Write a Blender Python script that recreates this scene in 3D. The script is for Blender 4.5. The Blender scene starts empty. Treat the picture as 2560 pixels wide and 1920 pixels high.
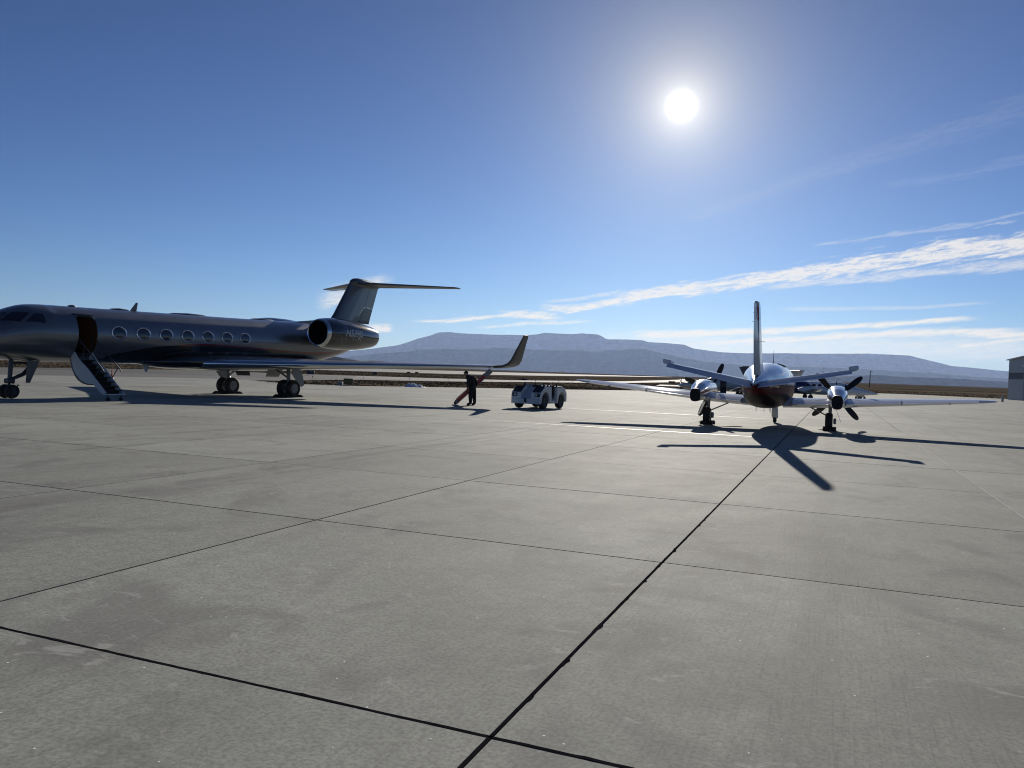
import bpy, bmesh, math, random
import numpy as np
from mathutils import Vector, Matrix, noise

random.seed(7)
R = math.radians
PI = math.pi
sc = bpy.context.scene
col = sc.collection

# ------------------------------------------------------------------ camera
cam_d = bpy.data.cameras.new('camera')
cam = bpy.data.objects.new('camera', cam_d)
col.objects.link(cam)
sc.camera = cam
ROLL = math.atan(0.0363)
PITCH = 0.01204
fw = Vector((0, math.cos(PITCH), -math.sin(PITCH)))
rt = Vector((1, 0, 0))
up = Vector((0, math.sin(PITCH), math.cos(PITCH)))
cx = rt * math.cos(ROLL) + up * math.sin(ROLL)
cy = up * math.cos(ROLL) - rt * math.sin(ROLL)
cz = -fw
cam.matrix_world = Matrix(((cx.x, cy.x, cz.x, 0), (cx.y, cy.y, cz.y, 0), (cx.z, cy.z, cz.z, 1.65), (0, 0, 0, 1)))
cam_d.sensor_width = 36
cam_d.lens = 36 * 1992 / 2560
cam_d.clip_start = 0.05
cam_d.clip_end = 100000

# ------------------------------------------------------------------ sun, sky, exposure
SUN_AZ, SUN_EL = 11.25, 18.59
sdir = Vector((math.sin(R(SUN_AZ)) * math.cos(R(SUN_EL)), math.cos(R(SUN_AZ)) * math.cos(R(SUN_EL)), math.sin(R(SUN_EL))))
sun_d = bpy.data.lights.new('sun', 'SUN')
sun_d.energy = 5.0
sun_d.angle = R(0.53)
sun_d.color = (1.0, 0.93, 0.82)
sun = bpy.data.objects.new('sun', sun_d)
col.objects.link(sun)
sun.rotation_euler = sdir.to_track_quat('Z', 'Y').to_euler()
sun.location = (20, 60, 60)

sc.view_settings.view_transform = 'Standard'
sc.view_settings.look = 'None'
sc.view_settings.gamma = 1
sc.view_settings.exposure = 0.1
sc.view_settings.use_curve_mapping = False
sc.render.engine = 'CYCLES'
sc.cycles.use_denoising = True
sc.cycles.filter_width = 1.05
sc.cycles.max_bounces = 6
sc.cycles.volume_bounces = 1
sc.cycles.sample_clamp_indirect = 6
sc.cycles.sample_clamp_direct = 12


class X:
    """a node socket with arithmetic"""
    def __init__(self, t, s):
        self.t, self.s = t, s

    def _m(self, op, *a, clamp=False):
        n = self.t.nodes.new('ShaderNodeMath')
        n.operation = op
        n.use_clamp = clamp
        for i, v in enumerate((self,) + a):
            if isinstance(v, X):
                self.t.links.new(v.s, n.inputs[i])
            else:
                n.inputs[i].default_value = float(v)
        return X(self.t, n.outputs[0])

    def __add__(self, o): return self._m('ADD', o)
    def __radd__(self, o): return self._m('ADD', o)
    def __sub__(self, o): return self._m('SUBTRACT', o)
    def __rsub__(self, o): return (self * -1.0) + o
    def __mul__(self, o): return self._m('MULTIPLY', o)
    def __rmul__(self, o): return self._m('MULTIPLY', o)
    def __truediv__(self, o): return self._m('DIVIDE', o)
    def __pow__(self, o): return self._m('POWER', o)
    def abs(self): return self._m('ABSOLUTE')
    def max(self, o): return self._m('MAXIMUM', o)
    def min(self, o): return self._m('MINIMUM', o)
    def gt(self, o): return self._m('GREATER_THAN', o)
    def lt(self, o): return self._m('LESS_THAN', o)
    def clamp(self): return self._m('ADD', 0.0, clamp=True)

    def step(self, a, b):
        """smooth 0..1 while the value goes from a to b"""
        n = self.t.nodes.new('ShaderNodeMapRange')
        n.interpolation_type = 'SMOOTHSTEP'
        self.t.links.new(self.s, n.inputs[0])
        n.inputs[1].default_value = a
        n.inputs[2].default_value = b
        return X(self.t, n.outputs[0])


def nd(t, kind, **kw):
    n = t.nodes.new(kind)
    for k, v in kw.items():
        setattr(n, k, v)
    return n


def sepxyz(t, sock):
    n = t.nodes.new('ShaderNodeSeparateXYZ')
    t.links.new(sock, n.inputs[0])
    return [X(t, o) for o in n.outputs]


def combxyz(t, x, y, z):
    n = t.nodes.new('ShaderNodeCombineXYZ')
    for i, v in enumerate((x, y, z)):
        if isinstance(v, X):
            t.links.new(v.s, n.inputs[i])
        else:
            n.inputs[i].default_value = v
    return n.outputs[0]


def tnoise(t, vec, scale=1.0, detail=4.0, rough=0.55, dist=0.0):
    n = t.nodes.new('ShaderNodeTexNoise')
    if vec is not None:
        t.links.new(vec, n.inputs['Vector'])
    n.inputs['Scale'].default_value = scale
    n.inputs['Detail'].default_value = detail
    n.inputs['Roughness'].default_value = rough
    n.inputs['Distortion'].default_value = dist
    return X(t, n.outputs[0])


def mixc(t, f, a, b, mode='MIX'):
    n = t.nodes.new('ShaderNodeMix')
    n.data_type = 'RGBA'
    n.blend_type = mode
    if isinstance(f, X):
        t.links.new(f.s, n.inputs[0])
    else:
        n.inputs[0].default_value = f
    for i, v in ((6, a), (7, b)):
        if hasattr(v, 'links') or isinstance(v, bpy.types.NodeSocket):
            t.links.new(v, n.inputs[i])
        else:
            n.inputs[i].default_value = (*v, 1)
    return n.outputs[2]


# ---- world: physical sky + thin high clouds + the sun itself
w = bpy.data.worlds.new('World')
sc.world = w
w.use_nodes = True
w.cycles.sampling_method = 'MANUAL'
w.cycles.sample_map_resolution = 512
wt = w.node_tree
wt.nodes.clear()
sky = nd(wt, 'ShaderNodeTexSky', sky_type='NISHITA')
sky.sun_disc = False
sky.sun_elevation = R(SUN_EL)
sky.sun_rotation = R(SUN_AZ)
sky.altitude = 1400
sky.air_density = 1.0
sky.dust_density = 0.3
sky.ozone_density = 3.0
tc = nd(wt, 'ShaderNodeTexCoord')
dx, dy, dz = sepxyz(wt, tc.outputs['Generated'])
az = dx._m('ARCTAN2', dy) * (180 / PI)
el = dz._m('ARCSINE') * (180 / PI)


cn1 = tnoise(wt, combxyz(wt, az * 0.34, (el - az * 0.16) * 2.2, 1.0), 1.0, 5.0, 0.62, 0.4)
cn2 = tnoise(wt, combxyz(wt, az * 1.0 + 4.0, (el - az * 0.13) * 4.6, 5.0), 1.0, 5.0, 0.62, 0.7)
cn3 = tnoise(wt, combxyz(wt, az * 2.6 + 9.0, (el - az * 0.15) * 11.0, 2.0), 1.0, 4.0, 0.65, 0.9)
cmask = (cn2 * 0.7 + cn3 * 0.3).step(0.3, 0.6)


def streak(pts, w0, w1, dens, ragged=0.5, fade=1.5):
    """a cirrus streak through (azimuth, elevation) points, soft and ragged"""
    a0, a1 = pts[0][0], pts[-1][0]
    c = None
    for (p, q) in zip(pts[:-1], pts[1:]):
        s = (q[1] - p[1]) / (q[0] - p[0])
        seg = (az.max(p[0]).min(q[0]) - p[0]) * s
        c = seg if c is None else c + seg
    c = c + pts[0][1]
    tt = ((az - a0) / (a1 - a0)).clamp()
    hwid = tt * (w1 - w0) + w0
    d = (el - c + (cn1 - 0.5) * hwid * 2.4 * ragged).abs() / hwid
    body = (1.0 - d.step(0.1, 1.15))
    ends = (az - (a0 - fade)).step(0, fade * 1.6) * (1.0 - (az - (a1 - fade * 0.6)).step(0, fade * 1.6))
    return body * ends * dens


cl = [
    streak([(8.0, 5.7), (14.4, 6.72), (21.1, 7.65), (26.8, 8.46), (32.4, 9.04), (40, 9.6)], 0.42, 1.05, 1.2, 1.6),
    streak([(18.0, 6.6), (27.5, 7.44), (32.4, 7.76), (40, 8.3)], 0.25, 0.5, 0.6, 1.2),
    streak([(-6.5, 3.5), (-3.9, 3.75), (-0.47, 4.3), (2.8, 4.2)], 0.16, 0.36, 0.95, 1.5, 1.2),
    streak([(-2.0, 3.3), (2.0, 3.75), (5.0, 4.0)], 0.16, 0.2, 0.6, 1.5, 1.2),
    streak([(2.4, 4.8), (5.0, 5.0), (8.0, 5.5)], 0.3, 0.38, 1.0, 1.4, 0.9),
    streak([(2.6, 5.3), (7.4, 6.1)], 0.14, 0.18, 0.45, 1.2, 0.9),
    streak([(12.5, 11.4), (19.3, 13.6), (25.1, 15.2), (32.1, 16.8)], 0.5, 1.0, 0.06, 0.9),
    streak([(20.6, 9.33), (26.5, 10.0), (29.8, 10.29), (32.4, 10.8)], 0.16, 0.2, 0.26, 2.0, 0.6),
    streak([(25.2, 13.0), (29.5, 13.4), (34, 14.2)], 0.3, 0.4, 0.07, 1.2),
    streak([(-13.4, 4.6), (-12.0, 5.3), (-9.3, 6.35)], 1.0, 0.45, 0.7, 0.6, 0.9),
    streak([(-11.2, 2.75), (-9.4, 2.95), (-8.9, 2.95)], 0.5, 0.34, 1.4, 0.4, 0.4),
    streak([(9.0, 3.1), (17.1, 3.55), (24.6, 4.1), (29.2, 4.5)], 0.4, 0.2, 1.0, 0.6),
    streak([(13.4, 2.65), (19.7, 3.08), (24.7, 3.5), (28.8, 3.69), (32.6, 3.5), (38, 3.3)], 0.28, 0.45, 0.95, 0.6),
    streak([(28.6, 2.7), (32.6, 3.25), (38, 3.7)], 0.2, 0.3, 0.9),
    streak([(8.0, 2.3), (20, 2.5), (34, 2.7)], 1.3, 1.1, 0.6, 0.6, 6.0),
    streak([(19.2, 5.1), (26.9, 5.2), (30.0, 5.45)], 0.2, 0.14, 0.3, 0.5),
]
LOW = 11
cf = cl[0]
for q in cl[1:LOW]:
    cf = cf.max(q)
cf = cf * (cmask * 0.82 + 0.18)
lo = cl[LOW]
for q in cl[LOW + 1:]:
    lo = lo.max(q)
cf = cf.max(lo * (cmask * 0.45 + 0.55))
# thickness of cloud -> how much light it scatters towards us; brighter close to the sun
dot = dx * sdir.x + dy * sdir.y + dz * sdir.z
ang = dot.min(0.9999999)._m('ARCCOSINE') * (180 / PI)
gm = nd(wt, 'ShaderNodeGamma')
gm.inputs[1].default_value = 1.5
wt.links.new(sky.outputs[0], gm.inputs[0])
sky_c = mixc(wt, 1.0, gm.outputs[0], (0.25, 0.30, 0.36), 'MULTIPLY')
cloud_c = mixc(wt, (el).step(2.0, 8.0), (17.5, 15.4, 11.4), (14.2, 13.4, 12.1))
c1 = mixc(wt, cf.min(0.88), sky_c, cloud_c)
# aureole of forward-scattered light round the sun and the sun's blinding core
near = (ang * -0.9)._m('EXPONENT') * 9.0
aur = (ang * -0.3)._m('EXPONENT') * 6.0 + (ang * -0.11)._m('EXPONENT') * 1.1
core = ((ang / 0.46) * (ang / -0.46))._m('EXPONENT') * 300.0
addn = nd(wt, 'ShaderNodeCombineColor')
for i, k in enumerate(((1.6, 1.15), (1.3, 1.15), (0.6, 1.1))):
    wt.links.new((aur * k[0] + (near + core) * k[1]).s, addn.inputs[i])
c2 = mixc(wt, 1.0, c1, addn.outputs[0], 'ADD')
bg = nd(wt, 'ShaderNodeBackground')
bg.inputs[1].default_value = 0.06
wt.links.new(c2, bg.inputs[0])
wo = nd(wt, 'ShaderNodeOutputWorld')
wt.links.new(bg.outputs[0], wo.inputs[0])

# ------------------------------------------------------------------ helpers: materials
MATS = {}


def mat(name, base, rough=0.5, metal=0.0, coat=0.0, var=0.12, vscale=3.0, bump=0.0, bscale=40.0, spec=0.5, stretch=(1, 1, 1), emit=None, trans=0.0):
    m = bpy.data.materials.new(name)
    m.use_nodes = True
    t = m.node_tree
    p = t.nodes['Principled BSDF']
    p.inputs['Roughness'].default_value = rough
    p.inputs['Metallic'].default_value = metal
    p.inputs['Coat Weight'].default_value = coat
    p.inputs['Coat Roughness'].default_value = 0.06
    p.inputs['Specular IOR Level'].default_value = spec
    p.inputs['Transmission Weight'].default_value = trans
    tcn = nd(t, 'ShaderNodeTexCoord')
    mp = nd(t, 'ShaderNodeMapping')
    mp.inputs['Scale'].default_value = stretch
    t.links.new(tcn.outputs['Object'], mp.inputs[0])
    n = tnoise(t, mp.outputs[0], vscale, 5.0, 0.6)
    lo = tuple(c * (1 - var) for c in base)
    hi = tuple(min(1, c * (1 + var)) for c in base)
    t.links.new(mixc(t, n.step(0.25, 0.75), lo, hi), p.inputs['Base Color'])
    n2 = tnoise(t, mp.outputs[0], vscale * 2.3, 4.0, 0.6)
    rr = (n2 - 0.5) * (0.35 * rough) + rough
    t.links.new(rr.s, p.inputs['Roughness'])
    if bump:
        b = nd(t, 'ShaderNodeBump')
        b.inputs['Strength'].default_value = bump
        b.inputs['Distance'].default_value = 0.02
        t.links.new(tnoise(t, mp.outputs[0], bscale, 4.0, 0.6).s, b.inputs['Height'])
        t.links.new(b.outputs[0], p.inputs['Normal'])
    MATS[name] = m
    return m


mat('tyre', (0.018, 0.018, 0.02), 0.7, bump=0.2)
mat('rim', (0.24, 0.25, 0.26), 0.4, 0.5)
mat('rim_dark', (0.06, 0.065, 0.07), 0.4, 0.5)
mat('strut_grey', (0.28, 0.29, 0.3), 0.4, 0.3)
mat('strut_dark', (0.07, 0.075, 0.085), 0.45, 0.4)
mat('chrome', (0.75, 0.76, 0.78), 0.1, 1.0, var=0.04)
mat('window_ring', (0.7, 0.71, 0.73), 0.18, 1.0, var=0.04)
mat('jet_glass', (0.01, 0.013, 0.02), 0.05, 0.0, 1.0, var=0.05)
mat('jet_black', (0.010, 0.011, 0.015), 0.16, 0.0, 1.0, vscale=0.8)
mat('winglet_grey', (0.04, 0.042, 0.046), 0.4, 0.3, 0.2, var=0.06)
mat('jet_grey', (0.10, 0.105, 0.11), 0.34, 0.55, 0.5, var=0.06, vscale=0.7)
mat('wing_metal', (0.30, 0.31, 0.33), 0.22, 0.85, 0.3, var=0.06, vscale=1.0, stretch=(1, .3, 1))
mat('wing_grey', (0.22, 0.225, 0.23), 0.4, 0.4, 0.2, var=0.06, vscale=0.8)
mat('door_white', (0.62, 0.64, 0.66), 0.4, 0.0, 0.2, var=0.05)
mat('step_dark', (0.02, 0.02, 0.024), 0.75)
mat('wood_brown', (0.16, 0.06, 0.022), 0.35, 0, 0.4, var=0.3, vscale=4, stretch=(1, 1, 8))
mat('cabin_dark', (0.05, 0.042, 0.036), 0.7)
mat('fan_dark', (0.03, 0.03, 0.034), 0.4, 0.6)
mat('red_line', (0.25, 0.012, 0.015), 0.25, 0, 0.8)
mat('letter_grey', (0.6, 0.61, 0.63), 0.45, 0.0)
mat('paint_white', (0.72, 0.72, 0.72), 0.25, 0.0, 0.8, var=0.05, vscale=1.2)
mat('alu_white', (0.62, 0.65, 0.74), 0.6, 0.0, 0.55, var=0.05, vscale=1.6, spec=0.0)
mat('nacelle_metal', (0.55, 0.55, 0.57), 0.16, 0.85, 0.0, var=0.05, vscale=1.6, bump=0.02, bscale=3)
mat('maroon', (0.09, 0.012, 0.014), 0.22, 0.0, 0.9)
mat('prop_black', (0.012, 0.012, 0.013), 0.45)
mat('exhaust_black', (0.01, 0.0095, 0.009), 0.6, 0.2)
mat('black_rubber', (0.015, 0.015, 0.016), 0.7, bump=0.2)
mat('letter_black', (0.015, 0.015, 0.02), 0.4)
mat('letter_white', (0.7, 0.7, 0.7), 0.4)
mat('navy_paint', (0.012, 0.02, 0.11), 0.22, 0.0, 0.9)
mat('far_grey', (0.36, 0.37, 0.38), 0.3, 0.1, 0.5)
mat('tug_white', (0.66, 0.67, 0.67), 0.38, 0.0, 0.2, var=0.08, vscale=2, bump=0.03, bscale=10)
mat('tug_channel', (0.42, 0.46, 0.5), 0.42, 0.0, 0.1, var=0.08)
mat('tug_black', (0.014, 0.014, 0.017), 0.55)
mat('lamp_lens', (0.6, 0.62, 0.62), 0.12, 0.0, 1.0)
mat('skin', (0.36, 0.2, 0.13), 0.5)
mat('jacket', (0.008, 0.009, 0.013), 0.8, bump=0.3, bscale=12)
mat('trousers', (0.009, 0.010, 0.014), 0.85, bump=0.3, bscale=14)
mat('shoe', (0.012, 0.011, 0.011), 0.6)
mat('bar_red', (0.36, 0.022, 0.022), 0.4, 0, 0.2, var=0.2)
mat('bar_grey', (0.2, 0.19, 0.2), 0.45, 0.4)
mat('orange', (0.72, 0.12, 0.02), 0.5)
mat('snow', (0.75, 0.77, 0.8), 0.7, bump=0.6, bscale=6, var=0.2, vscale=5)
mat('sign_purple', (0.05, 0.035, 0.09), 0.5)
mat('sign_olive', (0.12, 0.095, 0.02), 0.5)
mat('sign_base', (0.33, 0.32, 0.3), 0.8)
mat('galv', (0.3, 0.31, 0.32), 0.45, 0.6)
mat('pole_wood', (0.07, 0.055, 0.045), 0.85)
mat('red_lamp', (0.55, 0.03, 0.03), 0.4)
mat('hangar_wall', (0.36, 0.37, 0.39), 0.5, 0.2, var=0.06, vscale=0.3)
mat('hangar_band', (0.05, 0.055, 0.075), 0.5, 0.2, var=0.06, vscale=0.3)
mat('hangar_door', (0.2, 0.21, 0.23), 0.5, 0.2)
mat('trim_white', (0.75, 0.76, 0.77), 0.4)
mat('footing', (0.42, 0.41, 0.39), 0.85)
mat('bush_brown', (0.09, 0.06, 0.03), 0.9)

# ------------------------------------------------------------------ helpers: meshes


class MB:
    def __init__(self):
        self.v, self.f, self.m = [], [], []

    def add(self, vs, fs, mi=0):
        b = len(self.v)
        self.v += [tuple(p) for p in vs]
        self.f += [tuple(b + i for i in q) for q in fs]
        self.m += [mi] * len(fs)
        return self

    def box(self, c, s, rot=None, bev=0.0, mi=0):
        hx, hy, hz = s[0] / 2, s[1] / 2, s[2] / 2
        bev = min(bev, hx * .9, hy * .9, hz * .9)
        if bev <= 0:
            vs = [(x * hx, y * hy, z * hz) for x in (-1, 1) for y in (-1, 1) for z in (-1, 1)]
            fs = [(0, 1, 3, 2), (4, 6, 7, 5), (0, 4, 5, 1), (2, 3, 7, 6), (0, 2, 6, 4), (1, 5, 7, 3)]
        else:
            vs, idx = [], {}
            for x in (-1, 1):
                for y in (-1, 1):
                    for z in (-1, 1):
                        for k in range(3):
                            p = [x * (hx - bev), y * (hy - bev), z * (hz - bev)]
                            p[k] = (x * hx, y * hy, z * hz)[k]
                            idx[(x, y, z, k)] = len(vs)
                            vs.append(tuple(p))
            fs = []
            for k in range(3):
                a, b = [i for i in range(3) if i != k]
                for sg in (-1, 1):
                    q = []
                    for sa, sb in ((-1, -1), (1, -1), (1, 1), (-1, 1)):
                        t = [0, 0, 0]
                        t[k], t[a], t[b] = sg, sa, sb
                        q.append(idx[(*t, k)])
                    fs.append(tuple(q))
            for k in range(3):
                a, b = [i for i in range(3) if i != k]
                for sa in (-1, 1):
                    for sb in (-1, 1):
                        q = []
                        for sg, kk in ((-1, a), (1, a), (1, b), (-1, b)):
                            t = [0, 0, 0]
                            t[k], t[a], t[b] = sg, sa, sb
                            q.append(idx[(*t, kk)])
                        fs.append(tuple(q))
            for x in (-1, 1):
                for y in (-1, 1):
                    for z in (-1, 1):
                        fs.append(tuple(idx[(x, y, z, k)] for k in range(3)))
        M = rot if rot is not None else Matrix.Identity(3)
        return self.add([Vector(c) + M @ Vector(p) for p in vs], fs, mi)

    def tube(self, p0, p1, r0, r1=None, n=12, mi=0):
        r1 = r0 if r1 is None else r1
        return self.path([p0, p1], [r0, r1], n, mi)

    def path(self, pts, r, n=10, mi=0):
        pts = [Vector(p) for p in pts]
        rs = r if isinstance(r, (list, tuple)) else [r] * len(pts)
        rings = []
        for i, p in enumerate(pts):
            d = (pts[min(i + 1, len(pts) - 1)] - pts[max(i - 1, 0)]).normalized()
            a = d.orthogonal().normalized() if abs(d.z) > 0.95 else d.cross(Vector((0, 0, 1))).normalized()
            b = d.cross(a).normalized()
            rings.append([p + (a * math.cos(2 * PI * k / n) + b * math.sin(2 * PI * k / n)) * rs[i] for k in range(n)])
        return self.loft(rings, True, True, mi)

    def loft(self, rings, cap0=True, cap1=True, mi=0):
        n = len(rings[0])
        vs = [p for r in rings for p in r]
        fs = []
        for i in range(len(rings) - 1):
            for k in range(n):
                a, b = i * n + k, i * n + (k + 1) % n
                fs.append((a, b, b + n, a + n))
        if cap0:
            fs.append(tuple(reversed(range(n))))
        if cap1:
            fs.append(tuple(range((len(rings) - 1) * n, len(rings) * n)))
        return self.add(vs, fs, mi)

    def lathe(self, prof, c, ax, n=24, cap0=True, cap1=True, mi=0):
        """prof = [(along axis, radius)]"""
        ax = Vector(ax).normalized()
        a = ax.orthogonal().normalized()
        b = ax.cross(a)
        c = Vector(c)
        rings = [[c + ax * x + (a * math.cos(2 * PI * k / n) + b * math.sin(2 * PI * k / n)) * max(r, 1e-4) for k in range(n)] for x, r in prof]
        return self.loft(rings, cap0, cap1, mi)

    def prism(self, poly, d, mi=0):
        """poly = 3-D points of a face, d = extrusion vector"""
        d = Vector(d)
        n = len(poly)
        a = [Vector(p) for p in poly]
        vs = a + [p + d for p in a]
        fs = [tuple(reversed(range(n))), tuple(range(n, 2 * n))]
        fs += [(k, (k + 1) % n, (k + 1) % n + n, k + n) for k in range(n)]
        return self.add(vs, fs, mi)

    def mesh(self, name, angle=35):
        me = bpy.data.meshes.new(name)
        me.from_pydata(self.v, [], self.f)
        bm = bmesh.new()
        bm.from_mesh(me)
        bmesh.ops.recalc_face_normals(bm, faces=bm.faces)
        bm.to_mesh(me)
        bm.free()
        for p, i in zip(me.polygons, self.m):
            p.material_index = i
        if angle:
            me.polygons.foreach_set('use_smooth', [True] * len(me.polygons))
            me.set_sharp_from_angle(angle=R(angle))
        return me

    def build(self, name, m, parent=None, angle=35, loc=(0, 0, 0)):
        me = self.mesh(name, angle)
        for q in (m if isinstance(m, (list, tuple)) else [m]):
            me.materials.append(MATS[q] if isinstance(q, str) else q)
        o = bpy.data.objects.new(name, me)
        o.location = loc
        col.objects.link(o)
        if parent is not None:
            o.parent = parent
        return o


def thing(name, label, cat, loc=(0, 0, 0), rz=0.0, group=None):
    o = bpy.data.objects.new(name, None)
    col.objects.link(o)
    o.location = loc
    o.rotation_euler = (0, 0, rz)
    o.empty_display_size = 0.3
    o['label'], o['category'] = label, cat
    if group:
        o['group'] = group
    return o


def tag(o, label, cat, group=None):
    o['label'], o['category'] = label, cat
    if group:
        o['group'] = group
    return o


def struct(o, kind='structure', label=None):
    o['kind'] = kind
    if label:
        o['label'] = label
    return o


def heading(az_deg):
    return PI / 2 - R(az_deg)


def airfoil(c0=0.0, c1=1.0, n=10, camber=0.015):
    def th(c):
        return 5 * (0.2969 * math.sqrt(c) - 0.126 * c - 0.3516 * c * c + 0.2843 * c ** 3 - 0.1036 * c ** 4)
    cs = [c0 + (c1 - c0) * (1 - math.cos(PI * k / n)) / 2 if c0 == 0 else c0 + (c1 - c0) * k / n for k in range(n + 1)]
    upr = [(c, th(c), 4 * c * (1 - c)) for c in cs]
    lo = [(c, -th(c), 4 * c * (1 - c)) for c in cs]
    loop = list(reversed(upr)) + (lo[1:] if c0 == 0 else lo)
    return [(c, t, k * camber) for c, t, k in loop]


def wing(mb, secs, c0=0.0, c1=1.0, n=10, camber=0.015, shear=0.0):
    """secs = [(leading edge xyz, chord, thickness ratio, up vector)]; chord runs to -x"""
    af = airfoil(c0, c1, n, camber)
    rings = []
    for le, ch, tk, u in secs:
        u = Vector(u).normalized()
        le = Vector(le)
        rings.append([le + Vector((-c * ch, 0, 0)) + u * ((t * tk + k) * ch) for c, t, k in af])
    return mb.loft(rings)


def lerp_sec(secs, y, axis=1):
    for a, b in zip(secs[:-1], secs[1:]):
        ya, yb = a[0][axis], b[0][axis]
        if min(ya, yb) <= y <= max(ya, yb):
            t = (y - ya) / (yb - ya)
            le = Vector(a[0]).lerp(Vector(b[0]), t)
            return (tuple(le), a[1] + (b[1] - a[1]) * t, a[2] + (b[2] - a[2]) * t, tuple(Vector(a[3]).lerp(Vector(b[3]), t)))
    return secs[-1]


def sub_secs(secs, y0, y1):
    lo, hi = min(y0, y1), max(y0, y1)
    mid = [s for s in secs if lo < s[0][1] < hi]
    if y1 < y0:
        mid = [s for s in secs if lo < s[0][1] < hi]
    return [lerp_sec(secs, y0)] + mid + [lerp_sec(secs, y1)]


def pchip(xs, ys, x):
    xs, ys = np.asarray(xs, float), np.asarray(ys, float)
    h = np.diff(xs)
    d = np.diff(ys) / h
    m = np.zeros_like(xs)
    m[0], m[-1] = d[0], d[-1]
    for i in range(1, len(xs) - 1):
        if d[i - 1] * d[i] > 0:
            w1, w2 = 2 * h[i] + h[i - 1], h[i] + 2 * h[i - 1]
            m[i] = (w1 + w2) / (w1 / d[i - 1] + w2 / d[i])
    i = int(np.clip(np.searchsorted(xs, x) - 1, 0, len(xs) - 2))
    t = (x - xs[i]) / h[i]
    return ((2 * t ** 3 - 3 * t * t + 1) * ys[i] + (t ** 3 - 2 * t * t + t) * h[i] * m[i]
            + (-2 * t ** 3 + 3 * t * t) * ys[i + 1] + (t ** 3 - t * t) * h[i] * m[i + 1])


class Body:
    """fuselage: stations (x, top z, bottom z, half width), ascending x"""
    def __init__(self, st, power=2.0):
        st = sorted(st)
        self.x, self.t, self.b, self.w = [[s[i] for s in st] for i in range(4)]
        self.p = power

    def sec(self, x):
        return pchip(self.x, self.t, x), pchip(self.x, self.b, x), pchip(self.x, self.w, x)

    def pt(self, x, th, off=0.0):
        t, b, w_ = self.sec(x)
        c, s = math.cos(th), math.sin(th)
        e = 2.0 / self.p
        cy_ = math.copysign(abs(c) ** e, c)
        sz_ = math.copysign(abs(s) ** e, s)
        p = Vector((x, w_ * cy_, (t + b) / 2 + (t - b) / 2 * sz_))
        if off:
            p += Vector((0, c, s)) * off
        return p

    def loft(self, mb, xs, ths, skip=None, mi=0):
        n = len(ths)
        vs = [self.pt(x, t) for x in xs for t in ths]
        fs = []
        for i in range(len(xs) - 1):
            for k in range(n):
                k2 = (k + 1) % n
                tm = ths[k] + ((ths[k2] - ths[k]) % (2 * PI)) / 2
                if skip and skip((xs[i] + xs[i + 1]) / 2, tm):
                    continue
                fs.append((i * n + k, i * n + k2, (i + 1) * n + k2, (i + 1) * n + k))
        fs.append(tuple(range(n)))
        fs.append(tuple(range((len(xs) - 1) * n, len(xs) * n)))
        return mb.add(vs, fs, mi)

    def patch(self, mb, poly, off=0.006, n=6, thick=None):
        """a quad patch of the surface: poly = 4 corners (x, theta)"""
        vs, fs = [], []
        for i in range(n + 1):
            for j in range(n + 1):
                u, v = i / n, j / n
                q = [poly[0][k] * (1 - u) * (1 - v) + poly[1][k] * u * (1 - v) + poly[2][k] * u * v + poly[3][k] * (1 - u) * v for k in (0, 1)]
                vs.append(self.pt(q[0], q[1], off))
        for i in range(n):
            for j in range(n):
                a = i * (n + 1) + j
                fs.append((a, a + 1, a + n + 2, a + n + 1))
        return mb.add(vs, fs)

    def disc(self, mb, x, th, rx, rz, off, n=28, hole=0.0, bulge=0.0):
        """oval (or oval ring when hole > 0) lying on the surface"""
        t, b, w_ = self.sec(x)
        rr = (t - b) / 2
        rings = []
        for q in ((hole, 1.0) if hole else (0.02, 0.5, 1.0)):
            ring = []
            for k in range(n):
                a = 2 * PI * k / n
                ring.append(self.pt(x + rx * q * math.cos(a), th + rz * q * math.sin(a) / rr, off + bulge * (1 - q)))
            rings.append(ring)
        if hole:
            rings = [rings[0], [p + (rings[1][i] - p) * 0.5 + Vector((0, 0.012 if self.pt(x, th).y > 0 else -0.012, 0)) for i, p in enumerate(rings[0])], rings[1]]
            return mb.loft(rings, False, False)
        return mb.loft(rings, True, False)


def text_flat(s, size, shear=0.0, bold=0.0):
    cu = bpy.data.curves.new('lettering', 'FONT')
    cu.body = s
    cu.size = size
    cu.shear = shear
    cu.offset = bold
    ob = bpy.data.objects.new('lettering', cu)
    col.objects.link(ob)
    dg = bpy.context.evaluated_depsgraph_get()
    me = bpy.data.meshes.new_from_object(ob.evaluated_get(dg))
    bpy.data.objects.remove(ob)
    bpy.data.curves.remove(cu)
    bm = bmesh.new()
    bm.from_mesh(me)
    bmesh.ops.triangulate(bm, faces=bm.faces)
    bmesh.ops.subdivide_edges(bm, edges=bm.edges, cuts=2, use_grid_fill=True)
    vs = [v.co.copy() for v in bm.verts]
    bm.verts.ensure_lookup_table()
    fs = [tuple(v.index for v in f.verts) for f in bm.faces]
    bm.free()
    bpy.data.meshes.remove(me)
    return vs, fs


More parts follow.
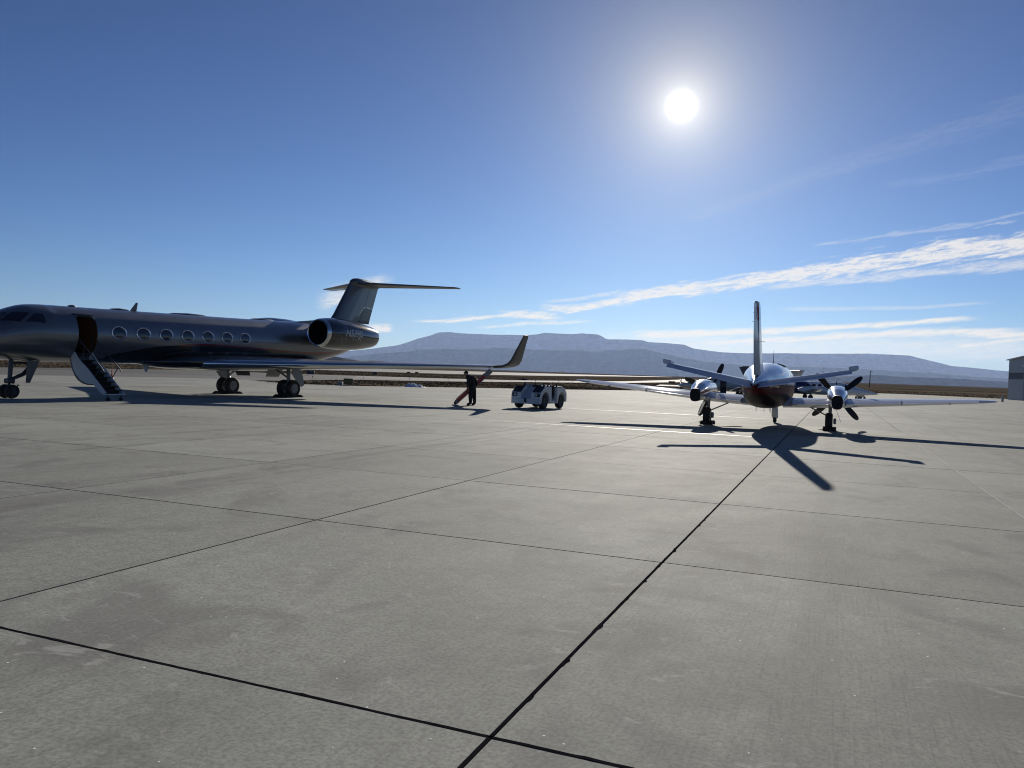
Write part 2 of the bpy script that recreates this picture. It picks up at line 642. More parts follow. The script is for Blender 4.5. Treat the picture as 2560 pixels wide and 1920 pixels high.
def wheel(parent, c, r, wd, rim='rim', tyre_name='wheel', ax=(0, 1, 0)):
    h = wd / 2
    prof = [(-h * .7, r * .55), (-h * .95, r * .72), (-h, r * .82), (-h * .8, r * .95), (-h * .35, r * .995), (0, r), (h * .35, r * .995), (h * .8, r * .95), (h, r * .82), (h * .95, r * .72), (h * .7, r * .55)]
    m = MB().lathe(prof, c, ax, 28)
    o = m.build(tyre_name, 'tyre', parent)
    m = MB()
    a = Vector(ax).normalized()
    u = a.orthogonal().normalized()
    v = a.cross(u)
    for s in (-1, 1):
        cc = Vector(c) + a * (s * h * .72)
        m.lathe([(0, r * .57), (s * .02, r * .55), (s * .005, r * .47), (-s * .03, r * .42), (-s * .035, r * .2), (s * .02, r * .16), (s * .03, 0.0)], cc, ax, 24)
        for k in range(6):
            q = 2 * PI * k / 6
            d = u * math.cos(q) + v * math.sin(q)
            m.tube(cc + d * (r * .18), cc + d * (r * .44), r * .055, r * .045, 6)
    return o, m


def chock(parent_name, label, loc, rz, L=0.75, group=None):
    m = MB()
    for s in (-1, 1):
        m.prism([(s * .30, -L / 2, 0), (s * .55, -L / 2, 0), (s * .5, -L / 2, .06), (s * .37, -L / 2, .14), (s * .31, -L / 2, .12)], (0, L, 0))
    m.tube((-.4, L / 2 + .02, .05), (.4, L / 2 + .02, .05), .012, n=6)
    o = m.build(parent_name, 'black_rubber', None)
    o.location, o.rotation_euler = loc, (0, 0, rz)
    return tag(o, label, 'wheel chock', group)


# ------------------------------------------------------------------ terrain
SLOPE = 0.0055


def zt(x, y):
    r = math.hypot(x, y)
    return SLOPE * (min(r, 4000.0) - 100.0) if r > 100 else 0.0


def ground_mat(name, cols, rough, scale, stretch=(1, 1, 1), bump=0.0, bscale=3.0, fine=30.0, spec=0.3):
    m = bpy.data.materials.new(name)
    m.use_nodes = True
    t = m.node_tree
    p = t.nodes['Principled BSDF']
    g = nd(t, 'ShaderNodeNewGeometry')
    mp = nd(t, 'ShaderNodeMapping')
    mp.inputs['Scale'].default_value = stretch
    mp.inputs['Rotation'].default_value = (0, 0, R(-35))
    t.links.new(g.outputs['Position'], mp.inputs[0])
    mp2 = nd(t, 'ShaderNodeMapping')
    mp2.inputs['Scale'].default_value = (0.006, 0.03, 1)
    mp2.inputs['Rotation'].default_value = (0, 0, R(-25))
    t.links.new(g.outputs['Position'], mp2.inputs[0])
    n1 = tnoise(t, mp.outputs[0], scale, 6.0, 0.62, 0.3)
    n2 = tnoise(t, mp.outputs[0], scale * 7, 5.0, 0.65)
    n3 = tnoise(t, g.outputs['Position'], fine, 3.0, 0.6)
    c = mixc(t, n1.step(0.36, 0.64), cols[0], cols[1])
    c = mixc(t, n2.step(0.5, 0.78) * 0.7, c, cols[2])
    n0 = tnoise(t, mp2.outputs[0], 1.0, 5.0, 0.6, 0.5)
    c = mixc(t, n0.step(0.42, 0.6) * 0.75, c, tuple(q * 0.45 for q in cols[0]))
    c = mixc(t, (1 - n0.step(0.28, 0.42)) * 0.6, c, cols[2])
    c = mixc(t, (n3 - 0.5).abs() * 0.5, c, (0.02, 0.016, 0.012))
    t.links.new(c, p.inputs['Base Color'])
    p.inputs['Roughness'].default_value = rough
    p.inputs['Specular IOR Level'].default_value = spec
    if bump:
        b = nd(t, 'ShaderNodeBump')
        b.inputs['Strength'].default_value = bump
        b.inputs['Distance'].default_value = 0.3
        t.links.new(tnoise(t, mp.outputs[0], bscale, 5.0, 0.6).s, b.inputs['Height'])
        t.links.new(b.outputs[0], p.inputs['Normal'])
    MATS[name] = m
    return m


ground_mat('dry_grass_ground', ((0.095, 0.074, 0.05), (0.17, 0.136, 0.094), (0.25, 0.208, 0.15)), 1.0, 0.05, (1, 3.0, 1), 0.5, 0.6, 2.0, 0.0)
ground_mat('asphalt', ((0.085, 0.083, 0.08), (0.11, 0.107, 0.102), (0.14, 0.137, 0.13)), 0.85, 0.08, (1, 4.0, 1), 0.1, 8.0, 20.0)
ground_mat('taxiway_pale', ((0.26, 0.25, 0.235), (0.31, 0.30, 0.28), (0.35, 0.34, 0.32)), 0.8, 0.05, (1, 4.0, 1), 0.05, 8.0, 20.0, 0.15)

# one sheet of ground out to beyond the mesa
rs = [0.0] + [40 * 1.13 ** k for k in range(55)]
rs = [r for r in rs if r < 27500] + [27500.0]
NSEG = 180
vs, fs = [(0, 0, -0.09)], []
for r in rs[1:]:
    for k in range(NSEG):
        a = 2 * PI * k / NSEG
        x, y = r * math.sin(a), r * math.cos(a)
        vs.append((x, y, zt(x, y) - 0.09))
for k in range(NSEG):
    fs.append((0, 1 + (k + 1) % NSEG, 1 + k))
for i in range(len(rs) - 2):
    for k in range(NSEG):
        a, b = 1 + i * NSEG + k, 1 + i * NSEG + (k + 1) % NSEG
        fs.append((a, b, b + NSEG, a + NSEG))
struct(MB().add(vs, fs).build('ground', 'dry_grass_ground'))


def drape(name, poly, z0, m, step=12.0, parent=None):
    bm = bmesh.new()
    bm.faces.new([bm.verts.new((x, y, 0)) for x, y in poly])
    bmesh.ops.triangulate(bm, faces=bm.faces)
    xs, ys = [p[0] for p in poly], [p[1] for p in poly]
    for k, (lo, hi) in enumerate(((min(xs), max(xs)), (min(ys), max(ys)))):
        q = lo + step
        while q < hi:
            co, no = [0, 0, 0], [0, 0, 0]
            co[k], no[k] = q, 1
            bmesh.ops.bisect_plane(bm, geom=bm.verts[:] + bm.edges[:] + bm.faces[:], plane_co=co, plane_no=no)
            q += step * (1 + max(0, (q - 150) / 150))
    for v in bm.verts:
        v.co.z = zt(v.co.x, v.co.y) + z0
    bmesh.ops.recalc_face_normals(bm, faces=bm.faces)
    if bm.faces and sum(f.normal.z for f in bm.faces) < 0:
        bmesh.ops.reverse_faces(bm, faces=bm.faces)
    me = bpy.data.meshes.new(name)
    bm.to_mesh(me)
    bm.free()
    me.materials.append(MATS[m] if isinstance(m, str) else m)
    o = bpy.data.objects.new(name, me)
    col.objects.link(o)
    if parent:
        o.parent = parent
    return o


def inpoly(x, y, poly):
    c = False
    for (x1, y1), (x2, y2) in zip(poly, poly[1:] + poly[:1]):
        if (y1 > y) != (y2 > y) and x < (x2 - x1) * (y - y1) / (y2 - y1) + x1:
            c = not c
    return c


APRON = [(-170, -70), (-90, 8), (-60, 50), (-45.5, 71.5), (-36, 86.5), (-32.5, 88.6), (-29.3, 88.2), (-26.8, 84.8), (-24.6, 80.6), (-22.8, 78.3), (-20.5, 76.8), (-18, 76.4),
         (-15.8, 77.0), (-11.5, 81.9), (-6.5, 87.6), (-0.9, 93.4), (8.4, 102.4), (15.1, 108.5), (40, 133), (75.8, 167.2), (82, 170.5), (88, 165), (96, 140), (130, 90), (170, -70)]
ASPHALT = [(-170, 10), (-90, 8.5), (-60, 50.5), (-45.5, 72), (-36, 87), (-32.5, 89.2), (-29.3, 88.9), (-26.9, 92), (-26.7, 97), (-23.5, 111), (-30, 156), (-41.4, 150), (-61, 150), (-69.7, 108.4), (-110, 90), (-190, 70)]
TAXIWAY = [(-23.5, 111), (-22.1, 115.7), (-11.5, 128), (1.5, 152.8), (14, 174.1), (28.2, 200.5), (61.9, 293.7), (120, 470), (132.9, 631), (103, 490), (34.4, 245.4), (16.6, 207.2), (1.8, 178.5), (-13.9, 163), (-30, 156)]
SPUR = [(30.4, 168.5), (42.3, 172), (64, 180), (70, 196), (48, 195.1), (35.9, 193.2)]
RUNWAY = [(-140, 190), (-90, 225), (-49.5, 262), (-21.5, 292), (-6.7, 327), (3.3, 350), (38.2, 477.6), (104.2, 743.8), (260, 1300), (300, 1500), (125.2, 893.9), (52.4, 656.2), (4.8, 502.6), (-9.1, 442), (-28.4, 380), (-64.9, 330), (-120, 280), (-180, 240)]

struct(drape('asphalt_taxiway', ASPHALT, -0.045, 'asphalt'))
struct(drape('taxiway', TAXIWAY, -0.038, 'taxiway_pale'))
struct(drape('taxiway_spur', SPUR, -0.034, 'taxiway_pale'))
struct(drape('runway', RUNWAY, -0.04, 'taxiway_pale', 25.0))

# ------------------------------------------------------------------ apron: concrete slabs with recessed joints
GA = R(22.08)
eA = Vector((math.sin(GA), math.cos(GA), 0))
eB = Vector((math.cos(GA), -math.sin(GA), 0))
GO = Vector((-0.04, 3.60, 0))
SA, SB = 3.87, 3.755


def concrete(name, joints):
    m = bpy.data.materials.new(name)
    m.use_nodes = True
    t = m.node_tree
    p = t.nodes['Principled BSDF']
    g = nd(t, 'ShaderNodeNewGeometry')
    px, py, pz = sepxyz(t, g.outputs['Position'])
    px = px - GO.x
    py = py - GO.y
    b = px * eB.x + py * eB.y
    a = px * eA.x + py * eA.y
    pos = combxyz(t, b, a, 0.0)
    big = tnoise(t, pos, 0.16, 5.0, 0.6, 0.4)
    mid = tnoise(t, pos, 1.1, 6.0, 0.65, 0.3)
    fine = tnoise(t, pos, 38.0, 4.0, 0.7)
    broom = tnoise(t, combxyz(t, b * 55.0, a * 1.6, 0.0), 1.0, 4.0, 0.6)
    drag = tnoise(t, combxyz(t, b * 0.55, a * 0.12, 3.0), 1.0, 5.0, 0.6, 0.5)
    blot = tnoise(t, combxyz(t, b * 0.9, a * 0.7, 9.0), 1.0, 3.0, 0.5, 1.2)
    c = mixc(t, big.step(0.3, 0.7), (0.305, 0.316, 0.278), (0.425, 0.44, 0.39))
    c = mixc(t, mid.step(0.35, 0.75) * 0.4, c, (0.47, 0.46, 0.415))
    c = mixc(t, drag.step(0.48, 0.72) * 0.55, c, (0.22, 0.217, 0.2))
    c = mixc(t, blot.step(0.5, 0.72) * 0.6, c, (0.19, 0.188, 0.176))
    mott = tnoise(t, pos, 8.0, 5.0, 0.7, 0.2)
    c = mixc(t, mott.step(0.34, 0.66) * 0.36, c, (0.2, 0.2, 0.183))
    c = mixc(t, fine.step(0.38, 0.66) * 0.55, c, (0.15, 0.148, 0.135))
    c = mixc(t, broom.step(0.5, 0.68) * (drag.step(.38, .62) * .34 + .08), c, (0.15, 0.15, 0.137))
    scuf = tnoise(t, combxyz(t, b * 3.0, a * 5.0, 4.0), 1.0, 6.0, 0.75, 1.0) + (blot - 0.5) * 0.4
    c = mixc(t, scuf.step(0.62, 0.72) * 0.5, c, (0.5, 0.49, 0.45))
    # faint tyre tracks that follow the joints
    for b0, wd_, k_ in ((-2 * SB + .62, .2, .5), (-2 * SB + 1.0, .12, .3), (-.9 * SB, .16, .22), (1.45 * SB, .22, .3), (.35 * SB, .18, .25), (-3.4 * SB, .25, .35)):
        f_ = (1 - ((b - b0 - (drag - .5) * .5).abs()).step(wd_ * .4, wd_)) * mid.step(.35, .6) * k_
        c = mixc(t, f_, c, (0.14, 0.138, 0.13))
    if not joints:
        oi = nd(t, 'ShaderNodeObjectInfo')
        rnd = X(t, oi.outputs['Random'])
        hs = nd(t, 'ShaderNodeHueSaturation')
        t.links.new(((rnd - 0.5) * 0.26 + 1.0).s, hs.inputs['Value'])
        t.links.new(c, hs.inputs['Color'])
        c = hs.outputs[0]
        # sun sparkle on mineral grains, painted as white specks
        vo = nd(t, 'ShaderNodeTexVoronoi')
        vo.inputs['Scale'].default_value = 9.0
        t.links.new(pos, vo.inputs['Vector'])
        sep = nd(t, 'ShaderNodeSeparateColor')
        t.links.new(vo.outputs['Color'], sep.inputs[0])
        gr = X(t, vo.outputs['Distance']).lt(0.06) * X(t, sep.outputs[0]).gt(0.78)
        c = mixc(t, gr, c, (0.9, 0.9, 0.88))
    else:
        ja = ((a / SA)._m('FRACT') - 0.5).abs().gt(0.4975)
        jb = ((b / SB)._m('FRACT') - 0.5).abs().gt(0.4975)
        c = mixc(t, ja.max(jb) * 0.55, c, (0.08, 0.078, 0.075))
    t.links.new(c, p.inputs['Base Color'])
    p.inputs['Specular IOR Level'].default_value = 0.12
    t.links.new((0.92 - mid * 0.1 - big * 0.04).s, p.inputs['Roughness'])
    bp = nd(t, 'ShaderNodeBump')
    bp.inputs['Strength'].default_value = 0.35
    bp.inputs['Distance'].default_value = 0.004
    t.links.new((broom * 0.7 + fine * 0.8).s, bp.inputs['Height'])
    t.links.new(bp.outputs[0], p.inputs['Normal'])
    MATS[name] = m


concrete('concrete_slab', False)
concrete('concrete_far', True)
mat('joint_sealant', (0.014, 0.014, 0.018), 1.0, var=0.3, vscale=6, spec=0.0)
mat('joint_sealant_pale', (0.46, 0.45, 0.42), 0.9, spec=0.1, var=0.25, vscale=3)

apron = struct(drape('apron', APRON, -0.02, 'concrete_far', 14.0))

cells = []
for i in range(-24, 26):
    for j in range(-3, 22):
        c = GO + eB * ((i + .5) * SB) + eA * ((j + .5) * SA)
        if -3.5 < c.y < 61 and abs(c.x) < 0.68 * max(c.y, 0) + 5.0:
            cells.append((i, j, c))
cells.sort(key=lambda q: q[2].length)
cells = cells[:298]
bed = MB()
for i, j, c in cells:
    q = [c + eB * (sx * (SB / 2 + .02)) + eA * (sy * (SA / 2 + .02)) for sx, sy in ((-1, -1), (1, -1), (1, 1), (-1, 1))]
    bed.add([(p.x, p.y, -0.0032 + 0.0002 * ((i + 2 * j) % 5)) for p in q], [(0, 1, 2, 3)])
bed.build('joint_bed', 'joint_sealant', apron, 0)
hx, hy, ch = (SB - .017) / 2, (SA - .017) / 2, 0.003
sv, sf = [], []
for z, o_ in ((-.06, 0), (-ch, 0), (0, ch)):
    sv += [(sx * (hx - o_), sy * (hy - o_), z) for sx, sy in ((-1, -1), (1, -1), (1, 1), (-1, 1))]
for k in range(4):
    k2 = (k + 1) % 4
    sf += [(k, k2, k2 + 4, k + 4), (k + 4, k2 + 4, k2 + 8, k + 8)]
sf.append((8, 9, 10, 11))
slab_me = MB().add(sv, sf).mesh('slab', 0)
slab_me.materials.append(MATS['concrete_slab'])
for i, j, c in cells:
    o = bpy.data.objects.new('slab', slab_me)
    sh = eB * (.002 if i >= 0 else -.002) + eA * (.002 if j >= 0 else -.002)
    o.location = (c.x + sh.x, c.y + sh.y, random.uniform(-.0012, .0012))
    o.rotation_euler = (0, 0, -GA)
    o.parent = apron
    col.objects.link(o)


def sealant(idx, along_A, lo, hi, half, rag, m, spall=0.0):
    """a poured joint filler with ragged edges, standing a hair above the slabs"""
    mb = MB()
    n = int((hi - lo) / 0.045)
    vs, fs = [], []
    for k in range(n + 1):
        s = lo + (hi - lo) * k / n
        l = half * (1 + rag * noise.noise(Vector((s * 3.1, idx * 9.7, 1)))) + half * rag * .5 * noise.noise(Vector((s * 17, idx, 2)))
        r_ = half * (1 + rag * noise.noise(Vector((s * 2.7, idx * 4.1, 5)))) + half * rag * .5 * noise.noise(Vector((s * 15, idx, 7)))
        if spall and noise.noise(Vector((s * 5.3, idx, 11))) > 0.3:
            r_ += spall * (0.5 + random.random())
        if spall and noise.noise(Vector((s * 4.1, idx, 17))) > 0.5:
            l += spall * .6 * random.random()
        if along_A:
            c, d = GO + eB * (idx * SB) + eA * s, eB
        else:
            c, d = GO + eA * (idx * SA) + eB * s, eA
        for q, w_ in ((-1, l), (1, r_)):
            p = c + d * (q * max(w_, .002))
            vs.append((p.x, p.y, 0.0025))
    for k in range(n):
        fs.append((2 * k, 2 * k + 1, 2 * k + 3, 2 * k + 2))
    mb.add(vs, fs).build('joint_sealant', m, apron, 0)


sealant(0, True, -8, 26, 0.009, 0.85, 'joint_sealant', 0.014)
sealant(0, False, -16, 10, 0.0088, 0.55, 'joint_sealant', 0.006)
sealant(1, True, -3, 30, 0.014, 0.8, 'joint_sealant_pale')

# painted lines on the concrete
mat('line_white', (0.46, 0.455, 0.43), 0.6, var=0.25, vscale=8)
mat('line_yellow', (0.50, 0.45, 0.33), 0.6, var=0.25, vscale=8)


def line(name, pts, wd, m):
    mb = MB()
    for k, (p, q) in enumerate(zip(pts[:-1], pts[1:])):
        p, q = Vector((*p, 0)), Vector((*q, 0))
        d = (q - p).normalized()
        nrm = Vector((-d.y, d.x, 0)) * wd / 2
        e = d * wd * .3
        mb.add([(v.x, v.y, zt(v.x, v.y) + .0055 + .0004 * (k % 2)) for v in (p - nrm - e, q - nrm + e, q + nrm + e, p + nrm - e)], [(0, 1, 2, 3)])
    return struct(mb.build(name, m, None, 0))


line('painted_line', [(2.9, 41.1), (6.5, 39.6), (12.4, 37.0)], 0.1, 'line_white')
line('painted_line', [(-1.8, 28.4), (1.5, 27.0), (7.4, 24.5)], 0.12, 'line_yellow')
line('painted_line', [(-12.7, 46.5), (-10.3, 47.6)], 0.22, 'line_white')
line('painted_line', [(-23.9, 63.0), (-22.9, 63.6)], 0.25, 'line_white')
line('painted_line', [(-33.6, 88.3), (-30.5, 88.5), (-28.4, 86.6), (-26.0, 82.6), (-23.8, 78.6), (-20.5, 76.2), (-16.5, 75.9)], 0.3, 'line_yellow')

# ------------------------------------------------------------------ dry grass tufts along the pavement edges
gr = MB()
PAVED = [APRON, ASPHALT, TAXIWAY, SPUR]
random.seed(21)
cnt = 0
while cnt < 9000:
    r = 74 * (3.6 ** random.random())
    a = R(random.uniform(-34, 40))
    x, y = r * math.sin(a), r * math.cos(a)
    if any(inpoly(x, y, p) for p in PAVED) or noise.noise(Vector((x * .12, y * .12, 0))) < -0.25:
        continue
    cnt += 1
    z = zt(x, y) - .09
    h = random.uniform(.03, .10) * (1 + .002 * r)
    for _ in range(3):
        q = random.uniform(0, PI)
        wx, wy = math.cos(q) * h * 1.3, math.sin(q) * h * 1.3
        lx, ly = random.uniform(-.1, .1), random.uniform(-.1, .1)
        gr.add([(x - wx, y - wy, z), (x + wx, y + wy, z), (x + wx * .5 + lx, y + wy * .5 + ly, z + h), (x - wx * .4 + lx, y - wy * .3, z + h * .8)], [(0, 1, 2, 3)])
mat('straw', (0.17, 0.137, 0.092), 1.0, var=0.5, vscale=0.3, spec=0.0)
struct(gr.build('dry_grass', 'straw', None, 0), 'stuff', 'short dry straw-coloured grass beside the taxiways')

# ------------------------------------------------------------------ mesa, foothills, near dark hills
F_ = 1992.0


def from_px(px, py, Y):
    """where the sight line through a photo pixel reaches distance Y (used to take bearings of the skyline)"""
    a, b = px - 1280, 960 - py
    u = a * math.cos(ROLL) - b * math.sin(ROLL)
    v = a * math.sin(ROLL) + b * math.cos(ROLL)
    c, s = math.cos(PITCH), math.sin(PITCH)
    d = Vector((u, F_ * c + v * s, v * c - F_ * s))
    return Vector((0, 0, 1.65)) + d * (Y / d.y)


def hill_mat(name, rock, dark, snow_amt, zlo, zhi, sscale=1.0):
    m = bpy.data.materials.new(name)
    m.use_nodes = True
    t = m.node_tree
    p = t.nodes['Principled BSDF']
    p.inputs['Roughness'].default_value = 0.95
    p.inputs['Specular IOR Level'].default_value = 0.1
    g = nd(t, 'ShaderNodeNewGeometry')
    x, y, z = sepxyz(t, g.outputs['Position'])
    n1 = tnoise(t, combxyz(t, x * (.0012 * sscale), y * (.0012 * sscale), z * (.004 * sscale)), 1.0, 6.0, 0.65, 0.4)
    strata = tnoise(t, combxyz(t, x * .0002, y * .0002, z * (.02 * sscale)), 1.0, 4.0, 0.6)
    gul = tnoise(t, combxyz(t, x * (.0035 * sscale), y * (.0006 * sscale), z * (.0011 * sscale)), 1.0, 6.0, 0.68, 0.6)  # gully streaks: relief shading put into the rock colour
    c = mixc(t, (n1 * .25 + strata * .25 + gul * .5).step(0.45, 0.56), dark, rock)
    if snow_amt:
        sn = tnoise(t, combxyz(t, x * .0011, y * .0006, z * .0085), 1.0, 7.0, 0.68, 0.8)
        pat = tnoise(t, combxyz(t, x * .00035, 2.0, z * .002), 1.0, 2.0, 0.5)
        hgt = z.step(zlo, (zlo + zhi) / 2) * (1 - z.step(zhi * .93, zhi))
        f = (sn + (pat - .5) * .55).step(0.63 - snow_amt, 0.72 - snow_amt) * hgt
        c = mixc(t, f, c, (0.75, 0.78, 0.85))
    t.links.new(c, p.inputs['Base Color'])
    MATS[name] = m


hill_mat('mesa_rock', (0.2, 0.175, 0.155), (0.03, 0.024, 0.022), 0.055, 350, 1150)
hill_mat('bench_rock', (0.17, 0.15, 0.13), (0.022, 0.021, 0.019), 0.07, 420, 900)
hill_mat('valley_rock', (0.12, 0.105, 0.085), (0.03, 0.028, 0.024), 0.02, 60, 300)
hill_mat('adobe_hill', (0.04, 0.034, 0.028), (0.02, 0.018, 0.015), 0, 0, 1, 20.0)
hill_mat('cliff_rock', (0.11, 0.08, 0.06), (0.05, 0.038, 0.03), 0, 0, 1, 6.0)


def ridge(name, sky_px, Y, depth, m, prof, gul, gfreq, nx=260, back=0.35, seed=0.0, base=0.0, rough=0.012):
    """a range whose crest follows a measured skyline; prof = (t from foot to crest, share of height)"""
    crest = [from_px(px, py, Y) for px, py in sky_px]
    xs, zs = [c.x for c in crest], [c.z for c in crest]
    vs, fs = [], []
    nt = 34
    tp, hp = [p[0] for p in prof], [p[1] for p in prof]
    for i in range(nx + 1):
        x = xs[0] + (xs[-1] - xs[0]) * i / nx
        h = float(np.interp(x, xs, zs))
        h *= 1 + rough * noise.fractal(Vector((x * gfreq * 4, seed, 3)), 1, 2, 4)
        for k in range(nt + 1):
            t = k / nt * (1 + back)
            if t <= 1:
                f = float(np.interp(t, tp, hp))
            else:
                f = 1 - (t - 1) * .12
            g1 = 1 - 2 * abs(noise.noise(Vector((x * gfreq, seed, t * .6))))
            g2 = noise.fractal(Vector((x * gfreq * 3, seed + 5, t * 2)), 1, 2, 3)
            env = math.sin(min(t, 1) * PI) * .9 + .1
            y = Y - depth + depth * t + gul * (g1 * .7 + g2 * .35) * env
            zz = base + (h - base) * f + (h - base) * .035 * g2 * math.sin(min(t, 1) * PI)
            sc_ = 1 + (y - Y) / Y
            vs.append((x * sc_, y, zz))
    for i in range(nx):
        for k in range(nt):
            a = i * (nt + 1) + k
            fs.append((a, a + 1, a + nt + 2, a + nt + 1))
    return struct(MB().add(vs, fs).build(name, m, None, 60))


MESA = [(-400, 905), (0, 896), (400, 890), (770, 884), (884, 876), (927, 872), (991, 863.6), (1020, 855), (1043, 847), (1078, 838), (1094, 831), (1122, 829), (1146, 832.6), (1218, 835.8), (1305, 837), (1349, 835.5), (1356, 832),
        (1416, 834), (1430, 835), (1456, 832.6), (1496, 835.8), (1506, 841), (1516, 847.7), (1560, 848.5), (1607, 849.7), (1620, 854.5), (1691, 859.7), (1712, 860.7), (1722, 866), (1736, 871.8), (1799, 879.8), (1859, 883), (1927, 882.6),
        (2038, 883.8), (2173, 883.8), (2277, 888.5), (2290, 893), (2316, 898.9), (2380, 914.8), (2436, 919.6), (2515, 928), (2700, 940), (3000, 952)]
ridge('mesa', MESA, 22000, 2300, 'mesa_rock', [(0, .0), (.25, .18), (.5, .4), (.7, .6), (.8, .70), (.86, .80), (.9, .83), (.95, .86), (.975, .985), (1, 1)], 330, .00045, 420, .25, 3.0, 20, 0.009)
BENCH = [(600, 905), (800, 897), (860, 893), (940, 884), (1000, 880), (1060, 873), (1100, 871), (1160, 872.5), (1250, 869), (1330, 873), (1400, 874), (1500, 877), (1590, 870), (1620, 874), (1680, 888), (1760, 902), (1850, 912), (1990, 916), (2150, 921), (2300, 930), (2450, 941), (2600, 952)]
ridge('mesa_bench', BENCH, 15800, 1150, 'bench_rock', [(0, 0), (.3, .24), (.6, .55), (.8, .77), (.92, .92), (1, 1)], 240, .0007, 320, .2, 8.0, 18, 0.03)
VALLEY = [(1700, 950), (1900, 948), (2000, 944), (2100, 940), (2196, 937), (2247, 941), (2315, 943.4), (2410, 947.4), (2518, 954), (2700, 960), (2900, 965)]
ridge('valley_ridge', VALLEY, 9500, 330, 'valley_rock', [(0, 0), (.5, .45), (.9, .92), (1, 1)], 70, .002, 160, .3, 12.0, 18, 0.02)
DARK1 = [(700, 893), (760, 889), (800, 889), (844, 892), (871, 897), (903, 902.5), (932, 901.5), (993, 905.6), (1027, 908.8), (1061, 911.5), (1100, 916), (1150, 920), (1200, 923), (1240, 927)]
ridge('hill', DARK1, 3600, 110, 'adobe_hill', [(0, 0), (.3, .25), (.7, .72), (1, 1)], 22, .012, 200, .5, 15.0, 15, 0.03)
DARK2 = [(1060, 923), (1140, 923.5), (1200, 925), (1240, 927), (1305, 930), (1370, 932.5), (1390, 931.5), (1396, 929), (1411, 929), (1420, 932.5), (1437, 936), (1470, 938.5), (1600, 942), (1700, 946)]
ridge('hill', DARK2, 2700, 34, 'adobe_hill', [(0, 0), (.3, .3), (.6, .65), (1, 1)], 6, .02, 200, .5, 18.0, 11, 0.03)
LEFTC = [(-900, 690), (-500, 720), (-250, 760), (-60, 776), (0, 775), (10, 777), (20, 785), (60, 812), (130, 838), (260, 866), (420, 884), (600, 893), (760, 900)]
ridge('hill', LEFTC, 5200, 620, 'cliff_rock', [(0, 0), (.3, .1), (.6, .3), (.8, .52), (.9, .8), (1, 1)], 220, .0016, 220, .3, 24.0, 18, 0.02)

# ------------------------------------------------------------------ the air: one closed box of thin haze
hz = MB().box((0, 0, 0), (56000, 56000, 1))
hz.v = [(x, y, -3.0 if z < 0 else 1320.0) for x, y, z in hz.v]
hm = bpy.data.materials.new('haze')
hm.use_nodes = True
ht = hm.node_tree
ht.nodes.clear()
hv = nd(ht, 'ShaderNodeVolumePrincipled')
hv.inputs['Color'].default_value = (0.47, 0.63, 1.0, 1)
hv.inputs['Density'].default_value = 2.3e-5
hv.inputs['Anisotropy'].default_value = 0.35
ho = nd(ht, 'ShaderNodeOutputMaterial')
ht.links.new(hv.outputs[0], ho.inputs['Volume'])
MATS['haze'] = hm
struct(hz.build('haze', 'haze', None, 0), 'stuff', 'thin blue haze in the air over the valley')

# ------------------------------------------------------------------ business jet (left)
JETLOC = (-13.961, 43.754, 0)
jet = thing('business_jet', 'large dark grey and black business jet with its front stair door lowered', 'airplane', JETLOC, heading(-155.314))
JB = Body([(-11.0, 4.02, 3.88, .04), (-10.8, 4.2, 3.7, .18), (-10, 4.30, 3.4, .42), (-8.5, 4.38, 2.95, .72), (-6.3, 4.38, 2.3, .98), (-4.2, 4.28, 1.92, 1.12), (-1.6, 4.2, 1.75, 1.19), (2, 4.08, 1.66, 1.19),
           (6.7, 3.95, 1.56, 1.19), (10, 3.86, 1.5, 1.19), (11.5, 3.82, 1.48, 1.18), (12.6, 3.79, 1.46, 1.15), (13.3, 3.73, 1.48, 1.09), (14.0, 3.52, 1.52, 1.0), (14.6, 3.22, 1.58, .9), (15.2, 3.02, 1.66, .78),
           (15.8, 2.90, 1.78, .63), (16.5, 2.72, 1.95, .42), (17.0, 2.52, 2.12, .22), (17.2, 2.35, 2.3, .02)])


def livery_mat():
    m = bpy.data.materials.new('jet_livery')
    m.use_nodes = True
    t = m.node_tree
    p = t.nodes['Principled BSDF']
    tcn = nd(t, 'ShaderNodeTexCoord')
    x, y, z = sepxyz(t, tcn.outputs['Object'])
    fc = nd(t, 'ShaderNodeFloatCurve')
    pts = [(-11, 3.9), (-8.5, 3.05), (-5.84, 2.66), (-2.3, 2.5), (.29, 2.54), (2.58, 2.58), (4.22, 2.60), (5.29, 2.57), (6.87, 2.42), (8.31, 2.23), (9.09, 2.06), (9.83, 1.9), (10.28, 1.68), (10.9, 1.25), (11.4, 1.0), (17.2, 1.0)]
    cv = fc.mapping.curves[0]
    q = [((a + 11) / 28.2, (b - 1) / 3.5) for a, b in pts]
    cv.points[0].location, cv.points[1].location = q[0], q[-1]
    for a in q[1:-1]:
        cv.points.new(*a)
    fc.mapping.update()
    t.links.new(((x + 11) / 28.2).s, fc.inputs['Value'])
    lim = X(t, fc.outputs[0]) * 3.5 + 1.0
    d = z - lim
    black = d.lt(0.0)
    red = d.lt(0.0) * d.gt(-0.075) * x.lt(6.5)
    n = tnoise(t, tcn.outputs['Object'], 0.9, 4.0, 0.6)
    grey = mixc(t, n.step(.3, .7), (0.17, 0.182, 0.2), (0.2, 0.212, 0.228))
    c = mixc(t, black, grey, (0.010, 0.011, 0.015))
    c = mixc(t, red, c, (0.22, 0.012, 0.016))
    t.links.new(c, p.inputs['Base Color'])
    t.links.new(((1 - black) * 0.7).s, p.inputs['Metallic'])
    t.links.new(((1 - black) * 0.15 + 0.15 + n * .06).s, p.inputs['Roughness'])
    p.inputs['Coat Weight'].default_value = 0.7
    p.inputs['Coat Roughness'].default_value = 0.08
    MATS['jet_livery'] = m


